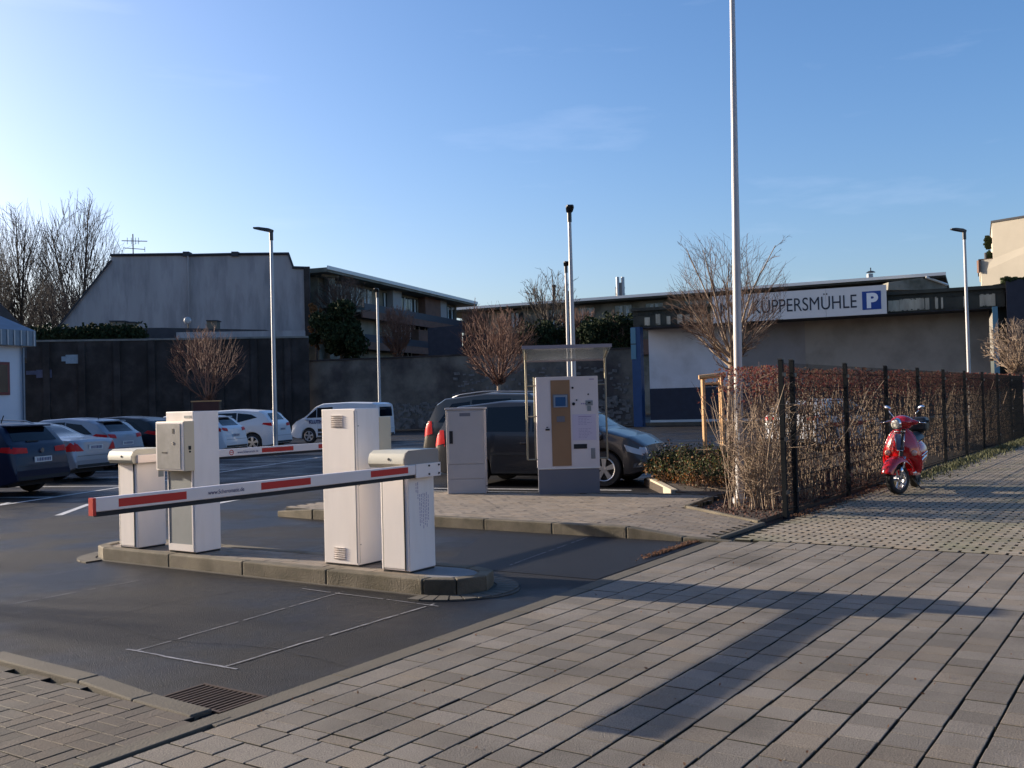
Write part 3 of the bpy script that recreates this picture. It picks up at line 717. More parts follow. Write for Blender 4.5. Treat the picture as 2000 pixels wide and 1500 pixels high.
# big blank gable
t = thing('gable_house', 'big blank grey gable wall with sloping left side rising over the dark wall', 'house', at(370, 76))
def put(o, t): o.parent = t; o.matrix_parent_inverse = t.matrix_world.inverted(); return o
def lface(t, *a, **k):
    o = wallface(*a, **k); o.parent = t; me = o.data; me.transform(Matrix.Translation(-t.location)); return o
lface(t, [(100, 668), (112, 645), (222, 510), (222, 499), (362, 497), (373, 499), (457, 497), (470, 497), (568, 496), (576, 522), (605, 524), (606, 668)], 76, 9, m_gable, 'wall', bpx=606)
b = MB()
for (xa, ya), (xb, yb) in (((110, 645), (222, 508)), ((220, 498), (363, 496)), ((372, 498), (458, 496)), ((469, 496), (570, 495)), ((569, 495), (578, 522)), ((576, 522), (608, 523))):
    A = at(xa, 75.9); A.z = zat(xa, ya, 75.9); B = at(xb, 75.9); B.z = zat(xb, yb, 75.9)
    b.tube([A-t.location, B-t.location], .10, 4)
b.obj('verge_trim', m_roofdk, t)
for x0, x1 in ((362, 374), (457, 470)): lface(t, [(x0, 500), (x0, 491), (x1, 491), (x1, 500)], 75.8, .8, m_roofdk, 'chimney')
b = MB(); A = at(372, 75.85); B = A.copy(); A.z = zat(372, 500, 75.85); B.z = zat(372, 660, 75.85); b.tube([A-t.location, B-t.location], .07, 6); b.obj('downpipe', m_gable, t)
lface(t, [(598, 668), (598, 523), (609, 520), (609, 668)], 75.7, .3, m_wall_dk, 'corner_strip')
t = thing('rooftop_antenna', 'spindly television antenna standing on the left end of the grey gable roof', 'antenna', at(265, 78))
P = lambda px, py, D=78: at(px, D)-t.location+Vector((0, 0, zat(px, py, D)))
b = MB(); b.tube([P(265, 500), P(265, 457)], .05, 6); b.obj('mast', m_lamp, t)
b = MB(); b.tube([P(243, 470), P(293, 471)], .035, 5); b.tube([P(246, 484), P(288, 487)], .03, 5)
for px in (254, 262, 270, 276): b.tube([P(px, 464), P(px, 477)], .022, 4)
b.tube([P(288, 482), P(288, 492)], .025, 4); b.obj('elements', m_lamp, t)
# little chimneys and a dish in front of the gable
for (pts, D, lab) in (([(216, 648), (216, 628), (245, 628), (245, 648)], 70, 'wider pale chimney stack low in front of the grey gable, left of the pair'), ([(248, 650), (248, 630), (265, 630), (265, 650)], 70.2, 'narrower pale chimney stack directly right of the wider one'), ([(406, 650), (406, 627), (426, 627), (426, 650)], 70, 'single pale chimney stack right of the satellite dish')):
    q = at(pts[0][0], D); t = thing('chimney_stack', lab, 'chimney', q, 0, 'chimney stacks in front of the gable')
    lface(t, pts, D, .8, mat('chimney_render', (.16, .14, .11), .9, var=.2, vscale=3), 'stack')
    x0, x1, yt = pts[1][0], pts[2][0], pts[1][1]; lface(t, [(x0-1, yt), (x0-1, yt-2), (x1+1, yt-2), (x1+1, yt)], D-.1, 1., m_roofdk, 'cap')
t = thing('satellite_dish', 'small round white satellite dish in front of the grey gable', 'satellite dish', at(369, 68))
z0 = zat(369, 626, 68); b = MB(); b.ell((0, 0, z0), (.06, .26, .26), rot=Matrix.Rotation(math.pi/2-YAW, 3, 'Z')); b.obj('dish', m_pole_dk, t, smooth=True)
b = MB(); b.tube([(0, 0, z0), (0.2, .1, z0-1.2)], .05, 5); b.obj('mast', m_lamp, t)
# dark evergreen screen and small parapet behind the left wall are added with the plants
# low roof between wall and gable
t = thing('shed_roof', 'low dark tiled shed roof peeping over the dark wall', 'shed', at(300, 68))
lface(t, [(110, 662), (150, 641), (320, 640), (520, 644), (600, 662)], 68, 3, m_roofdk, 'roof')

# long office building: left wing and far wing
def office(label, px0, D0, px1, D1, roofz, left_wing, loc_px):
    A, u, nrm, L = faceframe(px0, D0, px1, D1)
    t = thing('office_building', label, 'office building', A, math.atan2(u.y, u.x), 'wings of the long flat-roofed office building')
    b = MB(); b.box(0, L, .6, 12, 0, roofz-.5); b.obj('wall', m_office, t)
    b = MB(); b.box(-1.6 if left_wing else -4, L+1.8, -1.2, 13, roofz-.42, roofz-.05); b.obj('roof', m_office if left_wing else m_fascia, t)
    b = MB(); b.box(-1.65 if left_wing else -4, L+1.85, -1.3, -1.2, roofz-.22, roofz+.08); b.obj('roof_edge', m_roofedge, t)
    return t, L
t, L = office('long grey-brown office wing receding right, with brick balcony bands and white window strips', 638, 83, 905, 112, 13.05, True, 0)
b = MB(); b.box(0, L, -.5, .6, 9.9, 10.1); b.box(0, L, -.5, .6, 7.2, 7.35); b.obj('balcony_slab', m_office, t)
for z in (10.08, 7.3, 4.5):
    b = MB(); b.box(L*.18, L, -.62, -.45, z-.62, z+.05); b.obj('balcony_band', m_officebrick, t)
    b = MB(); b.box(L*.2, L-.3, -.5, -.47, z+.08, z+.72); b.obj('railing', mat('railing_dark', (.03, .035, .05), .5), t)
wf = MB(); wf.box(0, .95, -.04, .02, 0, 1.75); wfm = wf.mesh('window', m_glass); fr = MB(); fr.box(.1, .42, -.06, -.04, .05, 1.7); frm = fr.mesh('blind', m_blind)
x = 2.0; k = 0
while x < L-1.5:
    for z in (10.6, 7.9, 5.2):
        if z < 10 and x < L*.45: continue
        if (k % 9) in (7, 8) and z > 10: continue
        w = place(wfm, 'window', t, (x, .58, z)); place(frm, 'blind', w, (rng.choice((0, .42, .2)), 0, 0))
    x += 1.12; k += 1
for xf in (.42, .79):
    b = MB(); b.box(L*xf, L*xf+1.9, -.1, .58, 9.9, 12.7); b.obj('pale_pier', mat('pale_panel', (.30, .30, .30), .7), t)
b = MB(); b.box(L*.66, L*.79, -.2, .58, 9.9, 12.6); b.box(L*.60, L*.68, -.2, .58, 4, 9.2); b.obj('brick_panel', m_officebrick, t)
A, u, nrm, L2 = faceframe(596, 86, 638, 83)
b = MB(); b.box(0, L2, .4, 1.0, 0, 12.5); o = b.obj('end_wall', m_office, None); o.parent = t; M_ = t.matrix_basis.inverted() if False else (Matrix.Translation(t.location) @ Matrix.Rotation(t.rotation_euler.z, 4, 'Z')).inverted() @ (Matrix.Translation(A) @ Matrix.Rotation(math.atan2(u.y, u.x), 4, 'Z')); o.data.transform(M_)
b = MB(); b.box(-1, L2+.3, -.4, 1.2, 12.45, 12.8); o = b.obj('end_roof', m_office, t); o.data.transform(M_)
b = MB(); b.box(.5, 1.4, .3, .4, 9.8, 11.8); b.box(2., 2.6, .3, .4, 9.8, 11.8); o = b.obj('end_window', m_blind, t); o.data.transform(M_)
t, L = office('far office wing with thin white roof edge running behind trees towards the sign', 903, 120, 1815, 98, 13.0, False, 0)
x = 6; k = 0
while x < L-3:
    for q in range(rng.choice((2, 3, 3))):
        w = place(wfm, 'window', t, (x, .58, 10.4)); place(frm, 'blind', w, (rng.choice((0, .42, .2)), 0, 0)); x += 1.0
    x += rng.choice((1.6, 2.4, 3.2))
b = MB(); b.box(0, L, .3, .6, 9.4, 9.55); b.obj('ledge', m_roofedge, t)
b = MB(); b.box(L*.02, L*.95, .0, .59, 6.5, 8.2); b.obj('brick_band', m_officebrick, t)
t = thing('far_roof_gable', 'shallow pitched end of the far roof sloping down beside the lamp post', 'roof', at(1820, 97))
lface(t, [(1740, 566), (1742, 551), (1815, 541), (1856, 556), (1856, 566)], 97, 12, m_office, 'gable')
b = MB(); A = at(1815, 96.8); A.z = zat(1815, 541, 96.8); B = at(1857, 96.8); B.z = zat(1857, 556, 96.8); b.tube([A-t.location, B-t.location], .12, 4); b.obj('verge', m_roofedge, t)
# stacks
t = thing('twin_steel_stacks', 'pair of slim steel flues with a ladder rising behind the far roof edge', 'chimney', at(1215, 118))
P = lambda px, py, D=118: at(px, D)-t.location+Vector((0, 0, zat(px, py, D)))
for px in (1212, 1222):
    b = MB(); b.cyl(P(px, 600), P(px, 541), .2, n=10); b.obj('flue', m_pole_dk, t, smooth=True, angle=40)
b = MB(); b.cyl(P(1217, 600), P(1217, 552), .13, n=8)
for y in (562, 574): b.tube([P(1207, y), P(1226, y)], .07, 4)
b.tube([P(1208, 562), P(1208, 590)], .05, 4); b.obj('ladder', m_copper, t)
t = thing('brick_chimney', 'thin red brick chimney rising behind the bare tree', 'chimney', at(1087, 108))
lface(t, [(1084, 605), (1084, 558), (1090, 558), (1090, 605)], 108, .5, m_officebrick, 'shaft'); lface(t, [(1083, 560), (1083, 556), (1091, 556), (1091, 560)], 107.9, .7, m_roofdk, 'cap')
t = thing('roof_vent', 'small grey roof vent with cap above the sign board', 'roof vent', at(1707, 104))
lface(t, [(1703, 556), (1703, 534), (1712, 534), (1712, 556)], 104, .6, m_pole_dk, 'shaft')
b = MB(); q = at(1707.5, 104)-t.location; z = zat(1707, 532, 104); b.cyl((q.x, q.y, z), (q.x, q.y, z+.15), .5, .25, n=8); b.tube([(q.x, q.y, z), (q.x, q.y, z+.5)], .06, 5); b.obj('cap', m_lamp, t)

# dark block in front of the office, left of the clipped tree
t = thing('dark_shed_block', 'plain dark flat-roofed block behind the low wall, left of the bare round tree', 'shed', at(870, 70))
lface(t, [(838, 700), (838, 641), (905, 634), (905, 700)], 70, 3, m_purple, 'wall', bpx=905)
lface(t, [(906, 700), (906, 655), (1238, 640), (1238, 700)], 72, 1, m_wall_dk, 'rear_wall')

# hall with the sign
A, B = at(1240, 58.3), at(1947, 50.6); u = (B-A); HL = u.length; u.normalize()
hall = thing('hall', 'low hall with weathered overhanging fascia, white wall with shade in its tones and navy base', 'hall', A, math.atan2(u.y, u.x))
b = MB(); b.box(0, HL+.5, 0, 1.3, 5.80, 6.72); b.obj('fascia', m_fascia, hall)
b = MB(); b.box(-.1, HL+.6, -.14, 9, 6.72, 6.9); b.obj('roof', m_fascia, hall)
b = MB(); b.box(0, HL, .03, 9, 5.74, 5.80); b.obj('soffit', m_roofdk, hall)
hx = lambda px: (lambda d, n_, O: (d*(O.dot(n_)/d.dot(n_))-O).dot(u))(at(px, 1.), Vector((-u.y, u.x, 0)), A+Vector((-u.y, u.x, 0))*1.9)
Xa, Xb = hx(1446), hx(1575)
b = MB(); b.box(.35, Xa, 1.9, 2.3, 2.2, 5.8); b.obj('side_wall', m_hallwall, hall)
b = MB(); b.box(Xa, Xb, 1.9, 2.3, 2.2, 5.8); b.obj('middle_wall', mat('hall_half_shaded_render', (.26, .235, .225), .9, var=.18, vscale=.5, col2=(.19, .16, .14), c2scale=.5), hall)  # one continuous wall: its deepening shade is put into the panel colours
b = MB(); b.box(Xb, HL-.2, 1.9, 2.3, 2.2, 5.8); b.obj('rear_wall', m_hallwall_shade, hall)
b = MB(); b.box(.35, HL-.2, 1.86, 2.3, .32, 2.2); b.obj('base_band', m_hallbase, hall)
b = MB(); b.box(.35, 8.8, 1.8, 2.3, .18, .32); b.obj('skirting', mat('skirting', (.45, .5, .52), .7), hall)
b = MB(); b.box(-.4, HL+1, 1.2, 2.4, -.1, .17); b.obj('plinth', m_flush, hall)
pn = rng
x = .7
while x < 5.0:
    w = pn.uniform(.10, .32); b = MB(); b.box(x, x+w, -.03, 0, 5.86, 5.86+pn.uniform(.45, .7)); b.obj('fascia_panel', m_fascia_l, hall); x += w+pn.uniform(.12, .55)
xs = HL*.725
for x0, w in ((.735, .7), (.765, 1.5), (.83, .25), (.855, .18), (.87, .12), (.925, .25), (.965, .9)):
    b = MB(); b.box(HL*x0, HL*x0+w*.8, -.03, 0, 5.86, 6.45+pn.uniform(-.03, .05)); b.obj('fascia_panel', m_fascia_l, hall)
b = MB()
for i in range(1500):          # moss and torn edge along the fascia
    x = pn.uniform(0, HL+.4)
    z = pn.choice((5.83, 6.68, 6.7, 6.5))+pn.uniform(-.07, .07); s = pn.uniform(.03, .10); b.fbox((x, -.04, z), (s, 0, pn.uniform(-.03, .03)), (0, .05, 0), (0, 0, s*.6))
b.obj('moss', m_fascia, hall, kind='stuff')
def hallpx(px, off):
    # where the sight line px meets the plane y=off in front of the hall; returns distance along it and depth
    d = at(px, 1.); n = Vector((-u.y, u.x, 0)); O = A+n*off; k = O.dot(n)/d.dot(n); return (d*k-O).dot(u), k
s0, k0 = hallpx(1396, -.32); s1, k1 = hallpx(1737, -.32)
sg = thing('hall_sign', 'long white fascia sign reading KÜPPERSMÜHLE with a blue parking square', 'sign', A+Vector((-u.y, u.x, 0))*-.32+u*s0, math.atan2(u.y, u.x))
SL = s1-s0; K = lambda px: hallpx(px, -.32)[0]-s0
zb_ = .5*(zat(1460, 628, hallpx(1460, -.32)[1])+zat(1737, 612, k1)); zt_ = .5*(zat(1460, 577, hallpx(1460, -.32)[1])+zat(1737, 553, k1))
for i in range(3):
    b = MB(); b.box(i*SL/3+.006, (i+1)*SL/3-.006, 0, .12, zb_, zt_); b.obj('board', m_sign, sg)
zl = zb_+(zt_-zb_)*.27; sz = (zt_-zb_)*.49/.73
text_obj('lettering', 'KÜPPERSMÜHLE', sz, m_signtxt, sg, (K(1472), -.006, zl), FACE_NY, extr=.004, width=K(1676)-K(1472))
text_obj('lettering', 'M', sz, m_signtxt, sg, (K(1408), -.006, zl), FACE_NY, extr=.004, sx=1.1)
zp = zb_+(zt_-zb_)*.17; hp = (zt_-zb_)*.64
b = MB(); b.box(K(1689), K(1726), -.012, 0, zp, zp+hp); b.obj('parking_square', m_signblue, sg)
text_obj('parking_letter', 'P', hp*1.06, m_signwhite, sg, (K(1697), -.018, zp+hp*.13), FACE_NY, extr=.004, sx=1.05, bold=.05)
t = thing('blue_portal_post', 'tall blue boxed post with pale glass top at the hall corner', 'post', at(1244, 57.6), math.atan2(u.y, u.x))
b = MB(); b.box(-.22, .30, -.1, .5, 0, 5.75); b.obj('post', m_blue, t)
b = MB(); b.box(-.26, .04, -.14, -.09, 3.9, 5.72); b.obj('glass_strip', m_blue2, t)
b = MB(); b.box(-.27, .05, -.15, -.13, 4.75, 4.80); b.obj('glazing_bar', m_dark, t)
t = thing('pale_blue_downpipe_post', 'slim pale blue post at the right end of the hall', 'post', at(1948, 50.2), math.atan2(u.y, u.x))
b = MB(); b.box(-.12, .12, -.1, .12, 0, 5.78); b.obj('post', m_blue2, t); b = MB(); b.box(-.18, .18, -.16, .16, 0, .3); b.obj('base', m_lamp, t)
t = thing('dark_side_building', 'dark purple-grey building end with ragged top behind the right shrub', 'building', at(1975, 50))
lface(t, [(1946, 760), (1946, 556), (1972, 552), (1972, 760)], 50.9, 4, m_fascia, 'pier', bpx=1940)
lface(t, [(1971, 760), (1971, 548), (1984, 545), (2200, 548), (2200, 760)], 49.8, 5, m_purple, 'wall', bpx=1960)
b = MB()
for i in range(420):
    px = rng.uniform(1966, 2060); q = at(px, 50+rng.uniform(-.3, 1)); q.z = zat(px, 548+abs(rng.gauss(0, 3.5))-3, 50); q -= t.location; s = rng.uniform(.04, .14); b.fbox(q, (s, rng.uniform(-.1, .1), 0), (0, s, 0), (0, 0, s))
b.obj('creeper', m_leaf_g, t, kind='stuff')
t = thing('beige_building', 'tall plain beige rendered building stepping up at the right edge', 'building', at(1950, 78))
lface(t, [(1924, 700), (1924, 532), (1921, 530), (1921, 508), (1948, 505), (1948, 433), (2260, 383), (2260, 700)], 78, 8, m_beigeb, 'wall', bpx=1905, D2=68.6, px0=1921, px1=2260)
lface(t, [(1919, 509), (1919, 506), (1949, 504), (1949, 507)], 77.9, 12, m_officebrick, 'step_coping', bpx=1905); lface(t, [(1946, 435), (1946, 431), (2260, 380), (2260, 384)], 77.95, 8, m_roofdk, 'roof_coping', bpx=1905, D2=68.5, px0=1921, px1=2260)
lface(t, [(1919, 532), (1919, 508), (1922, 508), (1922, 532)], 77.8, .3, m_officebrick, 'corner_strip')
b = MB()
for i in range(160):
    px = 1941+rng.gauss(0, 3); q = at(px, 78.5); q.z = zat(px, rng.choice((470, 474, 480, 497, 501))+rng.uniform(-6, 5), 78.5); q -= t.location; s = rng.uniform(.05, .2); b.fbox(q, (s, 0, rng.uniform(-.1, .1)), (0, s, 0), (0, 0, s))
b.obj('terrace_plant', m_leaf_g, t, kind='stuff')
lface(t, [(1933, 507), (1933, 493), (1936, 493), (1936, 507)], 78, .2, m_roofdk, 'railing')

# kiosk at the left edge
Q = at(46, 37)
t = thing('white_kiosk', 'white rendered kiosk with grey zinc eave and a red window frame at the left edge', 'kiosk', Q, R(10))
b = MB(); b.box(-9, 0, 0, 6, 0, 4.15); b.obj('wall', m_kiosk, t)
b = MB(); b.box(-9.4, .28, -.35, 6.3, 4.15, 4.72); b.obj('eave', m_kroof, t)
b = MB(); b.add([(-9.4, -.35, 4.72), (.28, -.35, 4.72), (.28, 6.3, 4.72), (-9.4, 6.3, 4.72), (-7.4, 3, 7.0), (-1.9, 3, 6.6)], [(0, 1, 5, 4), (1, 2, 5), (2, 3, 4, 5), (3, 0, 4)]); b.obj('roof', m_kroof, t)
sm = MB(); sm.box(0, .05, -.385, -.35, 4.16, 4.71); smm = sm.mesh('seam', m_pole_dk)
for i in range(18): place(smm, 'seam', t, (.15-i*.28, 0, 0))
b = MB(); b.box(-2.3, -.62, -.05, 0, 2.35, 3.55)
w = b.obj('window', m_winred, t); b = MB(); b.box(-2.2, -.72, -.06, -.05, 2.45, 3.45); b.obj('pane', m_glass, w)
b = MB(); b.box(-3, -.5, -.03, 0, 1.28, 1.31); b.obj('groove', m_plinth, t)
b = MB(); b.tube([(-.08, -.10, .2), (-.08, -.10, 4.1)], .05, 8); b.obj('downpipe', m_kroof, t)
b = MB(); b.box(-.9, -.75, -.14, 0, .0, .1); 
t = thing('dark_roof_house', 'dark pitched roof just behind the kiosk at the left edge', 'house', at(0, 50))
lface(t, [(-200, 700), (-200, 560), (0, 588), (50, 640), (52, 668), (52, 700)], 50, 5, m_roofdk, 'roof', bpx=60)

# reddish planter board
t = thing('brown_board', 'low dark red-brown board on two posts behind the terminal column', 'board', at(402, 43.5), YAW*-1)
b = MB(); b.box(-.62, .62, -.04, .04, 1.45, 1.98); b.obj('panel', mat('board_red', (.06, .02, .016), .7, var=.2), t)
b = MB(); b.box(-.66, .66, -.05, .05, 1.98, 2.03); b.obj('top_rail', m_wood, t)
b = MB(); b.box(-.64, -.56, -.05, .05, 0, 1.98); b.obj('post', m_bark, t); b = MB(); b.box(.56, .64, -.05, .05, 0, 1.98); b.obj('post', m_bark, t)

# ------------------------------------------------------------------ lamps and pole
def lamp(px, D, ytop, r0, r1, label, headrot, m=m_pole_dk, hl=.62, arml=.0):
    q = at(px, D); H = zat(px, ytop, D)
    t = thing('street_lamp', label, 'street lamp', q, headrot, 'car park lamps')
    b = MB(); b.tube([(0, 0, 0), (0, 0, 1.1), (0, 0, H)], [r0, r0, r1], 12); b.obj('pole', m, t, smooth=True, angle=50)
    b = MB(); b.tube([(0, 0, H-.32), (0, 0, H+.05)], r1*1.35, 10); b.obj('collar', m_lamp, t, smooth=True, angle=50)
    b = MB(); b.loft([[(x, yy*w, z+H) for yy, z in ((-1, 0), (1, 0), (1, hgt), (-1, hgt))] for x, w, hgt in ((-.07, .05, .10), (.10, .11, .12), (hl*.7, .13, .09), (hl, .09, .05))]); o = b.obj('lamp_head', m_lamp, t, bevel=.01)
    o.rotation_euler = (0, R(-13), 0); o.location = (0, 0, 0); o.data.transform(Matrix.Translation((0, 0, -H))); o.location = (0, 0, H-.03)
    b = MB(); b.box(-.05, .05, r0*.9, r0+.012, .6, 1.0); b.obj('hatch', m, t)
    return t
LEFT = math.atan2(-RT.y*-1, -RT.x) if False else math.atan2(-RT.y, -RT.x)
TOCAM = math.atan2(-cy, -sy)
lamp(536, 36, 452, .085, .055, 'tall lamp with arm head pointing left, nearest in the left car row', LEFT, hl=.66)
lamp(741, 55, 570, .09, .06, 'slim lamp with head seen end-on, between the white column and the parked vans', TOCAM, hl=.6)
lamp(1121, 32, 414, .085, .055, 'taller of the two lamps seen one behind the other above the pay machine canopy', TOCAM, m=m_pole, hl=.55)
lamp(1111.5, 45.5, 519, .085, .06, 'lower farther lamp just left of the taller lamp above the canopy', TOCAM, m=m_pole, hl=.55)
lamp(1893, 40, 452, .075, .055, 'lamp with arm head pointing left in front of the hall near the right edge', LEFT, m=m_pole, hl=.55)
t = thing('flagpole', 'very tall pale tapering pole standing in the hedge corner, running out of the frame', 'pole', (13.98, 5.44, 0))
t.rotation_euler = Matrix.Rotation(R(.85), 3, Vector((FWD.x, FWD.y, 0))).to_euler()
b = MB(); b.tube([(0, 0, 0), (0, 0, 3), (0, 0, 9.6)], [.062, .060, .026], 20); b.obj('shaft', m_pole, t, smooth=True, angle=50)
b = MB(); b.cyl((0, 0, 0), (0, 0, .12), .11, n=16); b.obj('base_ring', m_pole_dk, t); b = MB(); b.box(-.072, -.06, -.035, .035, .7, 1.1); b.obj('hatch', m_pole_dk, t)
b = MB(); b.ell((0, 0, 9.62), (.06, .06, .06)); b.obj('finial', m_pole, t, smooth=True)

# ------------------------------------------------------------------ cars (x forward from the rear bumper, y left)
def interp(P, x):
    if x <= P[0][0]: return P[0][1]
    for (x0, a), (x1, b) in zip(P[:-1], P[1:]):
        if x <= x1:
            t = (x-x0)/(x1-x0); t = t*t*(3-2*t)*.35+t*.65; return a+(b-a)*t
    return P[-1][1]
def car_body(L, W, top, belt, wheels, zs=.22, tumble=.30, wr=.33, endk=.10):
    xs = set([0, .015, .04, .08, .14, L-.015, L-.04, L-.08, L-.14, L])
    for x, _ in top: xs.add(x)
    x = .2
    while x < L-.15: xs.add(round(x, 3)); x += .12
    ar = wr+.055
    for xw in wheels:
        for k in range(13): xs.add(round(xw+ar*math.cos(math.pi*k/12), 4))
        xs.add(xw+ar+.004); xs.add(xw-ar-.004)
    xs = sorted(xs); rings = []
    for x in xs:
        e = min(x, L-x); pl = 1-endk*max(0, 1-e/.55)**2.2
        w = W/2*pl; zt = interp(top, x); zb = min(interp(belt, x), zt-.015)
        z0 = zs+(.10*max(0, 1-e/.35)**1.5)
        for xw in wheels:
            if abs(x-xw) < ar: z0 = max(z0, wr+math.sqrt(max(0, ar*ar-(x-xw)**2))-.01)
        z0 = min(z0, zb-.05)
        gh = zt-zb
        wt = w-.03 if gh < .06 else w-.03-tumble*(gh)*.75
        wt = max(wt, w*.55); lip = min(.045, gh*.3)
        zm = z0+(zb-z0)*.5; 
        half = [(w*.93, z0-.0), (w*.985, z0+.025), (w, zm), (w*.992, z0+(zb-z0)*.80), (w*.965, zb), (wt+.012, zt-lip), (wt-.035, zt-lip*.35), (wt*.55, zt-.002), (0, zt+.004)]
        ring = [(x, -y, z) for y, z in half]+[(x, y, z) for y, z in half[::-1][1:]]
        rings.append(ring)
    b = MB(); b.loft(rings, closed=False, caps=False)
    n = len(rings[0]); b.f.append(tuple(range(n))); b.mi.append(0); o = (len(rings)-1)*n; b.f.append(tuple(range(o, o+n))[::-1]); b.mi.append(0)
    return b
def patch(bvh, cs, axis, sgn, nx=8, ny=5, off=.006):
    b = MB(); grid = []
    for j in range(ny+1):
        row = []
        for i in range(nx+1):
            u_, v_ = i/nx, j/ny
            a_ = [(cs[0][k]*(1-u_)+cs[1][k]*u_)*(1-v_)+(cs[3][k]*(1-u_)+cs[2][k]*u_)*v_ for k in (0, 1)]
            if axis == 'y': o, d = Vector((a_[0], sgn*4, a_[1])), Vector((0, -sgn, 0))
            elif axis == 'x': o, d = Vector((sgn*12, a_[0], a_[1])), Vector((-sgn, 0, 0))
            else: o, d = Vector((a_[0], a_[1], 6)), Vector((0, 0, -1))
            hit = bvh.ray_cast(o, d)
            row.append(None if hit[0] is None else hit[0]-d*off)
        grid.append(row)
    idx = {}
    for j, row in enumerate(grid):
        for i, p in enumerate(row):
            if p is not None: idx[(i, j)] = len(b.v); b.v.append(tuple(p))
    for j in range(ny):
        for i in range(nx):
            k = [(i, j), (i+1, j), (i+1, j+1), (i, j+1)]
            if all(q in idx for q in k): b.f.append(tuple(idx[q] for q in k)); b.mi.append(0)
    return b
def wheel(parent, x, y, r, side, spokes=5, w=.2, rimr=.68):
    t = bpy.data.objects.new('wheel', None); COL.objects.link(t); t.parent = parent; t.location = (x, y, r)
    s = side
    b = MB(); prof = [(r*.62, -.5), (r*.93, -.5), (r, -.36), (r, .36), (r*.94, .5), (r*rimr, .5), (r*rimr, .2)]
    n = 28; b.loft([[(pr*math.cos(2*math.pi*i/n), s*w*py, pr*math.sin(2*math.pi*i/n)) for i in range(n)] for pr, py in prof], caps=False); b.obj('tyre', m_tyre, t, smooth=True, angle=35)
    rr = r*rimr
    b = MB(); b.ring((0, s*w*.47, 0), (0, 1, 0), rr*.96, .02, .014, 28); b.cyl((0, s*w*.3, 0), (0, s*w*.47, 0), rr*.2, n=10)
    for k in range(spokes):
        a = 2*math.pi*k/spokes+.3; c_, s_ = math.cos(a), math.sin(a); wd0, wd1 = rr*.14, rr*.22
        P = [(c_*rr*.15-s_*wd0, s_*rr*.15+c_*wd0), (c_*rr*.97-s_*wd1, s_*rr*.97+c_*wd1), (c_*rr*.97+s_*wd1, s_*rr*.97-c_*wd1), (c_*rr*.15+s_*wd0, s_*rr*.15-c_*wd0)]
        b.loft([[(px_, s*w*.30, pz_) for px_, pz_ in P], [(px_, s*w*.44, pz_) for px_, pz_ in P]])
    b.obj('rim', m_rim, t)
    b = MB(); b.cyl((0, s*w*.1, 0), (0, s*w*.14, 0), rr, n=20); b.obj('brake', m_dark, t)
    return t
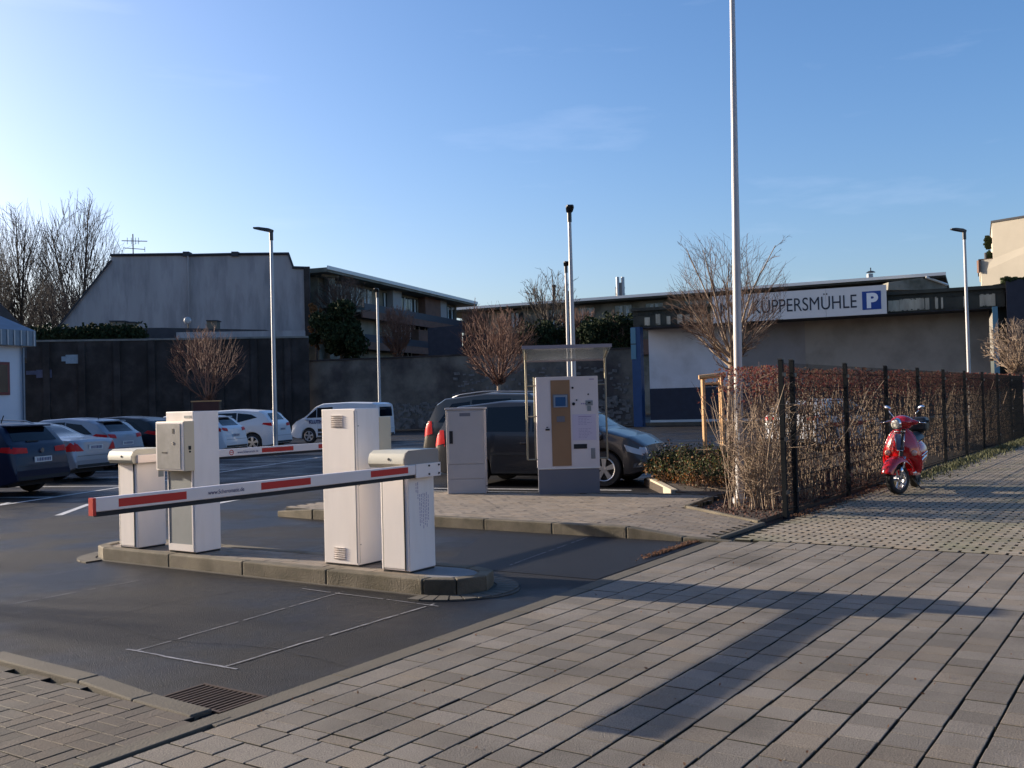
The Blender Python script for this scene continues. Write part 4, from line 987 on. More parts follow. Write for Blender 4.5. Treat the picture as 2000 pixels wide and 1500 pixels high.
def car(label, paint, rear, heading, L, W, top, belt, wheels, glass, rearglass, wind, tails=(), heads=(), plate=None, name='parked_car', cat='car', group=None, wr=.33, tumble=.30, rails=False, extras=None, tint=None, endk=.10, spokes=5, text=None, frontplate=False, zs=.22, tailmat=None, nohandles=False):
    # heading: azimuth from +Y towards +X of the nose; rear: ground point under the rear bumper centre
    t = thing(name, label, cat, (rear[0], rear[1], -.018), math.pi/2-R(heading), group)
    b = car_body(L, W, top, belt, wheels, tumble=tumble, wr=wr, endk=endk, zs=zs)
    body = b.obj('body', paint, t, smooth=True, angle=38)
    bvh = BVHTree.FromPolygons([Vector(v) for v in b.v], b.f)
    u = MB(); u.box(.3, L-.3, -W/2+.22, W/2-.22, zs-.03, .55)
    for xw in wheels: u.box(xw-wr-.06, xw+wr+.06, -W/2+.02, -W/2+.23, .5, .74) if False else None
    u.obj('underbody', m_dark, t)
    for s in (-1, 1):
        for gpoly in glass: patch(bvh, gpoly, 'y', s).obj('side_window', m_cglass, t, smooth=True)
        for xw in wheels: wheel(t, xw, s*(W/2-.115), wr, s, spokes)
    for xw in wheels:
        a = MB(); a.box(xw-wr-.05, xw+wr+.05, -W/2+.21, W/2-.21, zs, wr*2+.06); a.obj('wheel_well', m_dark, t)
    patch(bvh, rearglass, 'x', -1, 10, 6).obj('rear_window', m_cglass, t, smooth=True)
    patch(bvh, wind, 'x', 1, 10, 6).obj('windscreen', m_cglass, t, smooth=True)
    for ax, sg_, q in tails:
        patch(bvh, q, ax, sg_, 6, 4, .009).obj('tail_light', tailmat or m_tail, t, smooth=True)
    for ax, sg_, q in heads: patch(bvh, q, ax, sg_, 6, 4, .009).obj('headlight', m_head, t, smooth=True)
    if plate:
        z = plate; hit = bvh.ray_cast(Vector((-3, 0, z)), Vector((1, 0, 0))); x = hit[0].x
        p_ = MB(); p_.box(x-.02, x-.006, -.26, .26, z-.055, z+.055); p_.obj('number_plate', m_plate, t)
        p_ = MB(); yy = -.22
        while yy < .2: w_ = rng.uniform(.02, .04); p_.box(x-.0215, x-.0205, yy, yy+w_, z-.035, z+.035); yy += w_+.018
        p_.obj('plate_print', m_navyprint, t)
    if frontplate:
        z = .46; hit = bvh.ray_cast(Vector((L+3, 0, z)), Vector((-1, 0, 0))); x = hit[0].x
        p_ = MB(); p_.box(x+.006, x+.02, -.26, .26, z-.055, z+.055); p_.obj('number_plate', m_plate, t)
    # bumper strips, sills, door seams, handles, mirrors
    for s in (-1, 1):
        patch(bvh, [(wheels[0]+wr+.09, zs+.035), (wheels[1]-wr-.09, zs+.035), (wheels[1]-wr-.09, zs+.075), (wheels[0]+wr+.09, zs+.075)], 'y', s, 10, 1, .012).obj('sill_trim', m_trim, t)
        xm = (wheels[0]+wheels[1])/2-.02
        for xd in (xm, wheels[1]-wr-.16):
            patch(bvh, [(xd, .32), (xd+.008, .32), (xd+.008, interp(belt, xd)-.01), (xd, interp(belt, xd)-.01)], 'y', s, 1, 8, .003).obj('door_seam', m_trim, t)
    patch(bvh, [(-W*.42, .33), (W*.42, .33), (W*.42, .40), (-W*.42, .40)], 'x', -1, 10, 1, .006).obj('bumper_trim', m_trim, t)
    patch(bvh, [(-W*.40, .60), (W*.40, .60), (W*.40, .608), (-W*.40, .608)], 'x', -1, 10, 1, .004).obj('boot_seam', m_trim, t)
    patch(bvh, [(-W*.36, .34), (W*.36, .34), (W*.36, .50), (-W*.36, .50)], 'x', 1, 10, 2, .006).obj('grille', m_trim, t)
    if not nohandles:
        xm = (wheels[0]+wheels[1])/2
        for s in (-1, 1):
            for xd in (xm-.22, wheels[1]-wr-.98 if False else xm+.62-.0):
                h = bvh.ray_cast(Vector((xd, s*3, .83)), Vector((0, -s, 0)))
                if h[0] is not None:
                    p_ = MB(); y = h[0].y; p_.box(xd-.09, xd+.09, min(y, y+s*.03), max(y, y+s*.03), .815, .845); p_.obj('door_handle', paint if not tint else tint, t, bevel=.008)
    xm = wind[0][1] if False else None
    xw_ = None
    for x_ in np.arange(L-.6, L*.45, -.02):
        if interp(top, x_) > interp(belt, x_)+.10: xw_ = x_; break
    if xw_:
        for s in (-1, 1):
            zb_ = interp(belt, xw_); p_ = MB(); p_.ell((xw_-.28, s*(W/2+.07), zb_+.07), (.07, .11, .075), 10, 6); p_.obj('wing_mirror', paint, t, smooth=True)
    if rails:
        p_ = MB()
        for s in (-1, 1):
            x0, x1 = rails; n = 10; pts = []
            for i in range(n+1):
                x = x0+(x1-x0)*i/n; h = bvh.ray_cast(Vector((x, s*(W/2-.30), 5)), Vector((0, 0, -1))); pts.append((x, s*(W/2-.30), h[0].z+(.05 if 0 < i < n else .0)))
            p_.tube(pts, .016, 6)
        p_.obj('roof_rails', m_pole_dk, t, smooth=True)
    return t, bvh, b
hatch_top = [(0, .50), (.02, .62), (.10, .98), (.20, 1.05), (.55, 1.34), (.85, 1.44), (1.6, 1.50), (2.3, 1.47), (2.75, 1.30), (3.35, .98), (3.9, .86), (4.2, .72), (4.28, .55)]
hatch_belt = [(0, .50), (.15, .98), (.8, .98), (2, .95), (3.3, .90), (3.9, .80), (4.28, .50)]
HG = [[(.62, 1.02), (1.5, 1.0), (1.5, 1.36), (1.0, 1.30)], [(1.54, 1.0), (2.35, .985), (2.30, 1.37), (1.54, 1.38)], [(2.39, .985), (3.12, .965), (2.72, 1.18), (2.34, 1.36)]]
def mk_hatch(label, paint, rear, heading, group=None, **k):
    return car(label, paint, rear, heading, 4.28, 1.78, hatch_top, hatch_belt, (.82, 3.42), HG, [(-.58, 1.08), (.58, 1.08), (.50, 1.34), (-.50, 1.34)],
        [(-.66, 1.0), (.66, 1.0), (.52, 1.38), (-.52, 1.38)],
        tails=[('x', -1, [(.50, .88), (.84, .92), (.80, 1.02), (.52, 1.0)]), ('x', -1, [(-.50, .88), (-.84, .92), (-.80, 1.02), (-.52, 1.0)]), ('y', 1, [(.06, .86), (.62, .96), (.50, 1.03), (.12, .99)]), ('y', -1, [(.06, .86), (.62, .96), (.50, 1.03), (.12, .99)])],
        heads=[('x', 1, [(.45, .66), (.80, .70), (.74, .80), (.48, .76)]), ('x', 1, [(-.45, .66), (-.80, .70), (-.74, .80), (-.48, .76)])], plate=.74, group=group, **k)
p_silver = carpaint('paint_silver', (.24, .26, .30)); p_silver2 = carpaint('paint_silver2', (.28, .29, .32)); p_navy = carpaint('paint_navy', (.006, .010, .03), 0.)
p_black = carpaint('paint_black', (.006, .007, .012), 0.); p_whitec = carpaint('paint_white', (.60, .62, .65), 0.); p_van = carpaint('paint_van', (.62, .64, .67), 0.)
p_mpv = carpaint('paint_mpv', (.042, .041, .044), .5); p_mpv2 = carpaint('paint_mpv2', (.075, .068, .058), .5)
GR = 'cars parked in the left row'
# navy estate
wtop = [(0, .52), (.02, .66), (.08, .98), (.16, 1.06), (.42, 1.38), (.55, 1.44), (1.6, 1.49), (2.7, 1.47), (3.1, 1.33), (3.7, 1.0), (4.3, .88), (4.6, .74), (4.68, .55)]
wbelt = [(0, .5), (.15, .99), (1, .98), (3.6, .93), (4.3, .82), (4.68, .5)]
navy, bv, _ = car('dark navy estate car with roof rails and red tail lights, leftmost in the row', p_navy, (11.55, 19.3), -22, 4.68, 1.82, wtop, wbelt, (.92, 3.72),
    [[(.50, 1.03), (1.30, 1.02), (1.30, 1.36), (.70, 1.34)], [(1.36, 1.02), (2.25, 1.0), (2.25, 1.38), (1.36, 1.38)], [(2.31, 1.0), (3.45, .98), (2.98, 1.26), (2.31, 1.38)]],
    [(-.66, 1.10), (.66, 1.10), (.58, 1.37), (-.58, 1.37)], [(-.68, 1.03), (.68, 1.03), (.55, 1.38), (-.55, 1.38)],
    tails=[('x', -1, [(.42, .86), (.86, .86), (.86, .99), (.42, .96)]), ('x', -1, [(-.42, .86), (-.86, .86), (-.86, .99), (-.42, .96)]), ('y', 1, [(.02, .86), (.34, .90), (.30, .99), (.04, .99)])],
    heads=[('x', 1, [(.45, .66), (.82, .70), (.78, .82), (.48, .78)]), ('x', 1, [(-.45, .66), (-.82, .70), (-.78, .82), (-.48, .78)])], plate=.72, rails=(.7, 2.6), group=GR)
b = MB(); b.box(.28, .52, -.60, .60, 1.385, 1.42); b.obj('spoiler', p_navy, navy, bevel=.01)
b = MB(); b.tube([(1.0, 0, 1.45), (.93, 0, 1.62)], .012, 5); b.obj('aerial', m_trim, navy)
b = MB(); b.cyl((.06, 0, .90), (.03, 0, .90), .05, n=14); b.obj('badge', m_chrome, navy)
b = MB(); b.box(.16, .20, -.05, .30, 1.075, 1.10); b.obj('wiper', m_trim, navy)
# silver saloon
stop = [(0, .50), (.02, .66), (.07, .93), (.16, .99), (.60, 1.03), (.95, 1.10), (1.55, 1.36), (1.95, 1.43), (2.5, 1.44), (2.9, 1.38), (3.55, 1.0), (4.2, .88), (4.45, .74), (4.53, .54)]
sbelt = [(0, .5), (.15, .93), (1, .95), (3.5, .91), (4.2, .80), (4.53, .5)]
sal, bv, _ = car('silver saloon car with triangular red tail lights, between the navy estate and silver hatchback', p_silver2, (14.6, 22.1), -20, 4.53, 1.76, stop, sbelt, (.95, 3.68),
    [[(1.10, .99), (1.95, .98), (1.95, 1.36), (1.55, 1.27)], [(2.0, .98), (2.65, .965), (2.62, 1.37), (2.0, 1.38)], [(2.70, .965), (3.35, .95), (3.0, 1.20), (2.68, 1.34)]],
    [(-.60, 1.08), (.60, 1.08), (.50, 1.36), (-.50, 1.36)], [(-.64, 1.0), (.64, 1.0), (.50, 1.36), (-.50, 1.36)],
    tails=[('x', -1, [(.46, .72), (.84, .72), (.72, .93), (.70, .94)]), ('x', -1, [(-.46, .72), (-.84, .72), (-.72, .93), (-.70, .94)]), ('y', 1, [(.03, .72), (.34, .72), (.14, .93), (.08, .93)])],
    heads=[('x', 1, [(.45, .62), (.80, .66), (.75, .76), (.48, .72)])], plate=.80, group=GR, tumble=.34)
# silver hatchback
hb, bv, _ = mk_hatch('silver hatchback with swept rear quarter and big red tail light behind the far barrier housing', p_silver, (17.95, 25.6), -22, GR, tailmat=m_tail)
b = MB(); b.tube([(1.0, 0, 1.44), (.92, 0, 1.62)], .012, 5); b.obj('aerial', m_trim, hb)
b = MB(); b.box(.46, .72, -.55, .55, 1.36, 1.40); b.obj('spoiler', p_silver, hb, bevel=.01)
# black hatch, mostly hidden by the terminal
mk_hatch('black hatchback whose red tail light shows beside the ticket terminal', p_black, (20.6, 26.9), -22, GR)
wh, bv, _ = mk_hatch('white hatchback with red tail light directly right of the terminal column', p_whitec, (23.5, 27.4), -22, GR)
b = MB(); b.box(.46, .72, -.55, .55, 1.36, 1.40); b.obj('spoiler', p_whitec, wh, bevel=.01)
# white crossover
xt = [(0, .55), (.02, .70), (.10, 1.06), (.18, 1.14), (.46, 1.46), (.66, 1.56), (1.6, 1.63), (2.4, 1.60), (2.85, 1.44), (3.45, 1.10), (4.0, .99), (4.32, .82), (4.40, .6)]
xb = [(0, .55), (.15, 1.10), (.8, 1.12), (2, 1.05), (3.4, 1.0), (4.0, .90), (4.4, .55)]
car('white crossover with pointed side glass behind the tall left lamp pole', p_whitec, (26.9, 28.7), -24, 4.40, 1.82, xt, xb, (.90, 3.53),
    [[(.70, 1.30), (1.5, 1.12), (1.5, 1.48), (.95, 1.42)], [(1.54, 1.11), (2.35, 1.08), (2.35, 1.48), (1.54, 1.49)], [(2.40, 1.08), (3.2, 1.06), (2.85, 1.30), (2.40, 1.46)]],
    [(-.60, 1.20), (.60, 1.20), (.50, 1.46), (-.50, 1.46)], [(-.66, 1.12), (.66, 1.12), (.54, 1.5), (-.54, 1.5)],
    tails=[('x', -1, [(.42, .95), (.86, .98), (.84, 1.10), (.44, 1.06)]), ('x', -1, [(-.42, .95), (-.86, .98), (-.84, 1.10), (-.44, 1.06)]), ('y', 1, [(.03, .95), (.50, 1.04), (.44, 1.10), (.08, 1.09)])],
    plate=.84, group=GR, wr=.35)
# white van with lettering
vt = [(0, .55), (.01, 1.5), (.05, 1.70), (.25, 1.78), (1.6, 1.83), (2.75, 1.80), (3.1, 1.68), (3.75, 1.18), (4.15, 1.02), (4.38, .86), (4.42, .6)]
vb = [(0, .5), (.1, 1.12), (3.6, 1.08), (4.2, .9), (4.42, .55)]
Vn, bv, _ = car('white delivery van with dark lettering on its side behind the louvred column', p_van, (34.2, 29.9), -14, 4.42, 1.80, vt, vb, (.80, 3.48),
    [[(2.25, 1.17), (3.05, 1.16), (3.05, 1.60), (2.25, 1.62)], [(3.08, 1.16), (3.62, 1.15), (3.40, 1.32), (3.08, 1.56)]],
    [(-.62, 1.15), (.62, 1.15), (.58, 1.58), (-.58, 1.58)], [(-.66, 1.2), (.66, 1.2), (.60, 1.66), (-.60, 1.66)],
    tails=[('x', -1, [(.74, .8), (.87, .8), (.87, 1.2), (.76, 1.2)])], name='delivery_van', cat='van', group=None, tumble=.12, endk=.06)
text_obj('lettering', 'KLUTH', .22, m_navyprint, Vn, (3.45, .915, .90), (R(90), 0, R(180)), extr=.002, bold=.012)
b = MB()
for s in (1,):
    for z0, z1 in ((.52, .66), (.34, .47)): b.box(1.1, 3.0, .90, .905, z0, z1)
b.obj('side_stripe', m_trim, Vn)
# dark people carrier beside the pay machine and the one behind it
mt = [(0, .50), (.02, .66), (.06, .98), (.14, 1.10), (.34, 1.46), (.55, 1.58), (1.5, 1.66), (2.4, 1.63), (2.85, 1.48), (3.55, 1.06), (4.05, .93), (4.33, .76), (4.40, .52)]
mb_ = [(0, .5), (.12, 1.02), (1, 1.03), (3.4, .98), (4.0, .84), (4.4, .48)]
MG = [[(.42, 1.08), (1.15, 1.06), (1.15, 1.50), (.72, 1.46)], [(1.20, 1.06), (2.10, 1.05), (2.10, 1.54), (1.20, 1.53)], [(2.16, 1.05), (3.10, 1.02), (2.75, 1.36), (2.16, 1.53)]]
MT = [('x', -1, [(.56, .78), (.88, .78), (.86, 1.10), (.62, 1.10)]), ('x', -1, [(-.56, .78), (-.88, .78), (-.86, 1.10), (-.62, 1.10)]), ('y', 1, [(.02, .78), (.30, .84), (.26, 1.10), (.06, 1.10)]), ('y', -1, [(.02, .78), (.30, .84), (.26, 1.10), (.06, 1.10)])]
MHd = [('y', -1, [(4.04, .66), (4.33, .58), (4.24, .70), (3.98, .79)]), ('y', 1, [(4.04, .66), (4.33, .58), (4.24, .70), (3.98, .79)]), ('x', 1, [(.5, .60), (.84, .62), (.80, .74), (.54, .70)]), ('x', 1, [(-.5, .60), (-.84, .62), (-.80, .74), (-.54, .70)])]
mp1, bv, _ = car('dark grey people carrier parked side-on behind the cabinet and pay machine', p_mpv, (16.50, 12.66), 169, 4.40, 1.80, mt, mb_, (.90, 3.58), MG, [(-.64, 1.14), (.64, 1.14), (.56, 1.50), (-.56, 1.50)], [(-.66, 1.12), (.66, 1.12), (.54, 1.52), (-.54, 1.52)],
    tails=MT, heads=MHd, plate=.86, group='people carriers by the pay machine', spokes=5)
b = MB(); q = patch(bv, [(.6, .60), (3.5, .60), (3.5, .66), (.6, .66)], 'y', -1, 14, 1, .010); b.add(q.v, q.f); b.obj('side_moulding', m_trim, mp1)
b = MB(); q = patch(bv, [(4.15, .36), (4.33, .38), (4.31, .46), (4.16, .44)], 'y', -1, 4, 2, .010); b.add(q.v, q.f); b.obj('fog_lamp', m_chrome, mp1)
mt2 = [(x*1.05, z*1.115) for x, z in mt]; mb2 = [(x*1.05, z*1.10) for x, z in mb_]
sc_ = lambda q: [(x*1.05, z*1.11) for x, z in q]
mp2, bv, _ = car('taller dark people carrier with silver roof rails, farther of the two by the pay machine', p_mpv2, (18.95, 14.95), 167, 4.62, 1.84, mt2, mb2, (.95, 3.7), [sc_(q) for q in MG], [(-.66, 1.28), (.66, 1.28), (.58, 1.68), (-.58, 1.68)], [(-.66, 1.25), (.66, 1.25), (.54, 1.68), (-.54, 1.68)],
    tails=[(a_, s, [(q[0], q[1]*1.12) for q in P_]) for a_, s, P_ in MT], plate=.9, group='people carriers by the pay machine', rails=(.7, 2.7))
# a parked white and red car glimpsed through the hedge
gl, bv, _ = mk_hatch('white hatchback with a red stripe glimpsed through the bare hedge', mat('paint_hedgecar', (.75, .74, .72), .3, coat=.6), (27.5, 9.2), 100)
b = MB()
for s in (-1, 1):
    q = patch(bv, [(.5, .70), (3.6, .70), (3.6, .82), (.5, .82)], 'y', s, 14, 2, .010); b.add(q.v, q.f)
b.obj('red_stripe', m_red, gl)

# ------------------------------------------------------------------ red scooter
sc = thing('scooter', 'shiny red scooter on its stand with round headlight and two mirrors beside the fence', 'scooter', (17.62, 3.80, 0), R(183))
sc.scale = (1.07, 1.07, 1.07)
def loftgrid(rows, th):
    b = MB(); n = len(rows[0]); F = [[Vector(p) for p in r] for r in rows]
    vs = [p for r in F for p in r]; vs2 = [p+Vector(th) for p in vs]; b.add(vs+vs2, [])
    o = len(vs); m = len(F)
    for j in range(m-1):
        for i in range(n-1):
            k = j*n+i; b.f.append((k, k+1, k+n+1, k+n)); b.f.append((o+k, o+k+n, o+k+n+1, o+k+1)); b.mi += [0, 0]
    edge = [(j*n, (j+1)*n) for j in range(m-1)]+[((j+1)*n+n-1, j*n+n-1) for j in range(m-1)]+[(i+1, i) for i in range(n-1)]+[((m-1)*n+i, (m-1)*n+i+1) for i in range(n-1)]
    for a_, c_ in edge: b.f.append((a_, c_, o+c_, o+a_)); b.mi.append(0)
    return b
# leg shield
rows = []
for z, hw, xc, sw in ((.30, .235, 1.00, .10), (.36, .255, 1.03, .11), (.44, .265, 1.06, .12), (.52, .265, 1.08, .12), (.60, .255, 1.085, .12), (.68, .24, 1.08, .11), (.76, .215, 1.065, .10), (.84, .18, 1.045, .09), (.90, .14, 1.03, .07), (.945, .085, 1.02, .04)):
    row = []
    for i in range(13):
        v = -1+2*i/12; zz = z
        lift = max(0, (.52-z))*1.05*max(0, 1-(abs(v)/.80)**3)
        row.append((xc-sw*abs(v)**2.2, v*hw, z+lift))
    rows.append(row)
loftgrid(rows, (-.035, 0, 0)).obj('leg_shield', m_scred, sc, smooth=True, angle=50)
b = MB(); b.tube([(r[0][0]-.015, r[0][1], r[0][2]) for r in rows]+[(r[-1][0]-.015, r[-1][1], r[-1][2]) for r in rows[::-1]], .011, 6); b.obj('shield_edge', m_scred, sc, smooth=True)
# horn cover and badge strip
rows = [[(1.098-.0*abs(v), v*hw, z) for v in (-1, -.5, 0, .5, 1)] for z, hw in ((.64, .040), (.70, .050), (.80, .062), (.885, .068))]
rows = [[(interp([(.6, 1.10), (.68, 1.098), (.76, 1.084), (.84, 1.064), (.9, 1.05)], z)+.012-abs(y)*.12, y, z) for _, y, z in r] for r in rows]
loftgrid(rows, (-.03, 0, 0)).obj('horn_cover', m_scgrey, sc, smooth=True, angle=50)
b = MB(); b.box(1.045, 1.075, -.075, .075, .905, .925); b.tube([(1.112, -.055, .65), (1.10, -.065, .88)], .006, 5); b.tube([(1.112, .055, .65), (1.10, .065, .88)], .006, 5); b.tube([(1.118, -.045, .64), (1.118, .045, .64)], .007, 5); b.obj('chrome_trim', m_chrome, sc, smooth=True)
for s in (-1, 1):
    b = MB(); b.ell((1.035, s*.185, .60), (.035, .045, .045), 12, 8); b.obj('indicator', m_orange, sc, smooth=True)
# steering assembly turned to the right of the picture
st = bpy.data.objects.new('steering', None); COL.objects.link(st); st.parent = sc; st.location = (1.12, 0, 0); st.rotation_euler = (0, 0, R(-28))
fw = bpy.data.objects.new('front_wheel', None)
b = MB(); fx, fr_ = .07, .225
n = 28; prof = [(.15, -.045), (.19, -.055), (.215, -.04), (fr_, 0), (.215, .04), (.19, .055), (.15, .045)]
b.loft([[(fx+pr*math.cos(2*math.pi*i/n), py, fr_+pr*math.sin(2*math.pi*i/n)) for i in range(n)] for pr, py in prof], caps=False); b.obj('tyre', m_tyre, st, smooth=True)
b = MB(); b.ring((fx, .0, fr_), (0, 1, 0), .148, .045, .012, 28); b.cyl((fx, -.05, fr_), (fx, .05, fr_), .045, n=12)
for k in range(5):
    a = 2*math.pi*k/5; b.tube([(fx+.03*math.cos(a), .01, fr_+.03*math.sin(a)), (fx+.145*math.cos(a), .01, fr_+.145*math.sin(a))], .016, 6)
b.obj('rim', m_rim, st, smooth=True, angle=40)
b = MB(); rr = []
for i in range(15):
    t_ = R(18+i*9.8); r_ = .275+.03*math.sin(t_); row = []
    for j in range(9):
        v = -1+2*j/8; d_ = (1-abs(v)**3)*.075
        row.append((fx+(r_-.05+d_)*math.cos(t_), v*(.095+.02*math.sin(t_)), fr_+(r_-.05+d_)*math.sin(t_)+.01))
    rr.append(row)
loftgrid(rr, (0, 0, -.008)).obj('fender', m_scred, st, smooth=True, angle=60)
b = MB(); b.ell((fx+.02, .085, fr_+.11), (.035, .03, .07), 10, 8); b.tube([(fx+.02, .08, fr_+.18), (fx+.03, .085, fr_+.05), (fx, .075, fr_)], .022, 8); b.tube([(fx-.03, .08, fr_+.16), (fx-.08, .07, .55)], .022, 8); b.obj('fork', m_chrome, st, smooth=True)
b = MB(); b.tube([(-.01, 0, .5), (-.10, 0, .98)], .03, 8); b.obj('steering_column', m_trim, st)
b = MB(); b.ell((-.07, 0, 1.05), (.14, .175, .105), 18, 12); b.ell((-.12, .12, 1.05), (.07, .12, .045), 12, 8); b.ell((-.12, -.12, 1.05), (.07, .12, .045), 12, 8); b.obj('handlebar_cowl', m_scred, st, smooth=True)
b = MB(); b.cyl((.03, 0, 1.035), (.085, 0, 1.03), .085, .078, n=20); b.obj('headlight_ring', m_chrome, st, smooth=True, angle=40)
b = MB(); b.ell((.082, 0, 1.03), (.02, .074, .074), 16, 8); b.obj('headlight', mat('scooter_lens', (.55, .52, .45), .08, spec=1., coat=1.), st, smooth=True)
b = MB()
for s in (-1, 1): b.tube([(-.14, s*.20, 1.06), (-.20, s*.36, 1.065)], .019, 8)
b.obj('grips', m_trim, st, smooth=True)
b = MB()
for s in (-1, 1): b.tube([(-.12, s*.24, 1.075), (-.07, s*.30, 1.05), (-.09, s*.37, 1.045)], .007, 5); b.ell((-.09, s*.38, 1.045), (.012, .012, .012), 6, 4)
b.obj('brake_levers', m_chrome, st, smooth=True)
for s in (-1, 1):
    b = MB(); b.tube([(-.12, s*.16, 1.10), (-.10, s*.22, 1.18), (-.12, s*.27, 1.24)], .007, 6); b.ell((-.12, s*.29, 1.265), (.022, .062, .034), 14, 8, rot=Matrix.Rotation(R(s*18), 3, 'X')); b.obj('mirror', m_chrome, st, smooth=True)
# body behind
b = MB(); b.loft([[(x, y, z) for y, z in ((-w, z0), (-w*1.02, (z0+z1)/2), (-w*.8, z1), (w*.8, z1), (w*1.02, (z0+z1)/2), (w, z0))] for x, w, z0, z1 in ((.98, .15, .27, .34), (.7, .17, .245, .30), (.45, .17, .24, .32))]); b.obj('floorboard', m_scred, sc, smooth=True, angle=45)
b = MB(); b.ell((.02, 0, .55), (.44, .215, .235), 22, 14); b.loft([[(x, y*w, z0 if y*y < 2 else z0) for y, z0 in ((-1, .30), (-1.0, .55), (-.7, .74), (.7, .74), (1.0, .55), (1, .30))] for x, w in ((.46, .12), (.30, .15), (.1, .16))]); b.obj('tail_body', m_scred, sc, smooth=True, angle=50)
b = MB()
for s in (-1, 1): b.tube([(.40, s*.19, .52), (.10, s*.222, .57), (-.20, s*.20, .56)], .010, 6)
b.tube([(.62, .19, .44), (.30, .235, .52)], .016, 6); b.obj('chrome_strip', m_chrome, sc, smooth=True)
b = MB(); b.loft([[(x, y*w, z0+h_*(1-abs(y)**3)) for y in (-1, -.8, -.4, 0, .4, .8, 1)] for x, w, z0, h_ in ((.50, .06, .74, .03), (.42, .11, .74, .07), (.2, .14, .75, .08), (-.05, .15, .77, .10), (-.32, .13, .78, .09), (-.40, .08, .77, .05))]); b.obj('seat', m_seat, sc, smooth=True, angle=50)
b = MB(); b.box(-.60, -.26, -.17, .17, .86, 1.09); b.obj('top_case', m_seat, sc, bevel=.05)
b = MB(); b.tube([(-.2, 0, .80), (-.45, .10, .86)], .014, 6); b.tube([(-.2, 0, .80), (-.45, -.10, .86)], .014, 6); b.obj('luggage_rack', m_trim, sc)
b = MB(); n = 24; b.loft([[(-.08+pr*math.cos(2*math.pi*i/n), py*1.1, fr_+pr*math.sin(2*math.pi*i/n)) for i in range(n)] for pr, py in prof], caps=False); b.cyl((-.08, -.04, fr_), (-.08, .04, fr_), .15, n=16); b.obj('rear_wheel', m_tyre, sc, smooth=True, angle=40)
b = MB(); b.tube([(.40, 0, .24), (.36, .16, .02), (.33, .20, .012)], .013, 6); b.tube([(.40, 0, .24), (.36, -.16, .02), (.33, -.20, .012)], .013, 6); b.obj('centre_stand', m_trim, sc)
b = MB(); b.tube([(.3, -.12, .22), (-.05, -.15, .23), (-.28, -.16, .27)], [.03, .05, .05], 8); b.obj('exhaust', m_trim, sc, smooth=True)
b = MB(); b.box(.10, .40, -.10, .10, .16, .36); b.obj('engine', m_trim, sc, bevel=.02)
b = MB(); b.ell((-.44, 0, .60), (.03, .07, .05), 10, 6); b.obj('tail_light', m_tail, sc, smooth=True)

# ------------------------------------------------------------------ fence
ft = thing('mesh_fence', 'dark anthracite mesh panel fence in front of the bare hedge beside the footway', 'fence', (12.90, 4.40, 0))
FX = [0, .44]+[.44+2.56*i for i in range(1, 10)]
po = MB(); po.box(-.028, .028, -.03, .03, -.05, 2.07); pom = po.mesh('post', m_fence); cp = MB(); cp.box(-.038, .038, -.033, .033, 2.07, 2.085); cpm = cp.mesh('cap', m_lamp)
kl = MB(); kl.box(-.045, .045, -.05, -.03, 0, .05); klm = kl.mesh('clamp', m_lamp)
for x in FX:
    q = place(pom, 'post', ft, (x, 0, 0)); place(cpm, 'cap', q, (0, 0, 0)); [place(klm, 'clamp', q, (0, 0, z)) for z in (.3, 1.0, 1.85)]
def panel(w, name='mesh_panel'):
    b = MB(); x = .05
    while x < w: b.box(x-.0028, x+.0028, -.0028, .0028, .06, 2.03); x += .05
    z = .1
    while z < 2.05:
        for y in (-.007, .007): b.box(0, w, y-.0033, y+.0033, z-.0033, z+.0033)
        z += .2
    return b.mesh(name, m_fence)
pA, pB = panel(.44), panel(2.56)
for i in range(len(FX)-1): place(pA if i == 0 else pB, 'mesh_panel', ft, (FX[i], 0, 0))

# ------------------------------------------------------------------ plants
def leafquad(b, p, s, r, aspect=.6, flat=False):
    n = Vector((r.gauss(0, 1), r.gauss(0, 1), r.gauss(0, 1)*(.5 if not flat else 2))).normalized(); a_ = n.orthogonal().normalized(); a_ = (Matrix.Rotation(r.uniform(0, 6.28), 3, n) @ a_); c_ = n.cross(a_)
    o = len(b.v); b.v += [tuple(p-a_*s*.5), tuple(p+c_*s*aspect*.5), tuple(p+a_*s*.5+n*s*.12), tuple(p-c_*s*aspect*.5)]; b.f.append((o, o+1, o+2, o+3)); b.mi.append(0)
def wander(p, d, L, nseg, r, wob, up=0.):
    pts = [p.copy()]; d = d.normalized(); st_ = L/nseg
    for i in range(nseg):
        d = (d+Vector((r.gauss(0, wob), r.gauss(0, wob), r.gauss(0, wob)+up))).normalized(); p = p+d*st_; pts.append(p.copy())
    return pts
def exit_dist(p, d, c, e):
    # distance along d until leaving ellipsoid centre c radii e
    P = Vector(((p.x-c.x)/e[0], (p.y-c.y)/e[1], (p.z-c.z)/e[2])); Dv = Vector((d.x/e[0], d.y/e[1], d.z/e[2]))
    A, B, C_ = Dv.dot(Dv), P.dot(Dv), P.dot(P)-1
    disc = B*B-A*C_
    return 0 if disc < 0 else max(0, (-B+math.sqrt(disc))/A)
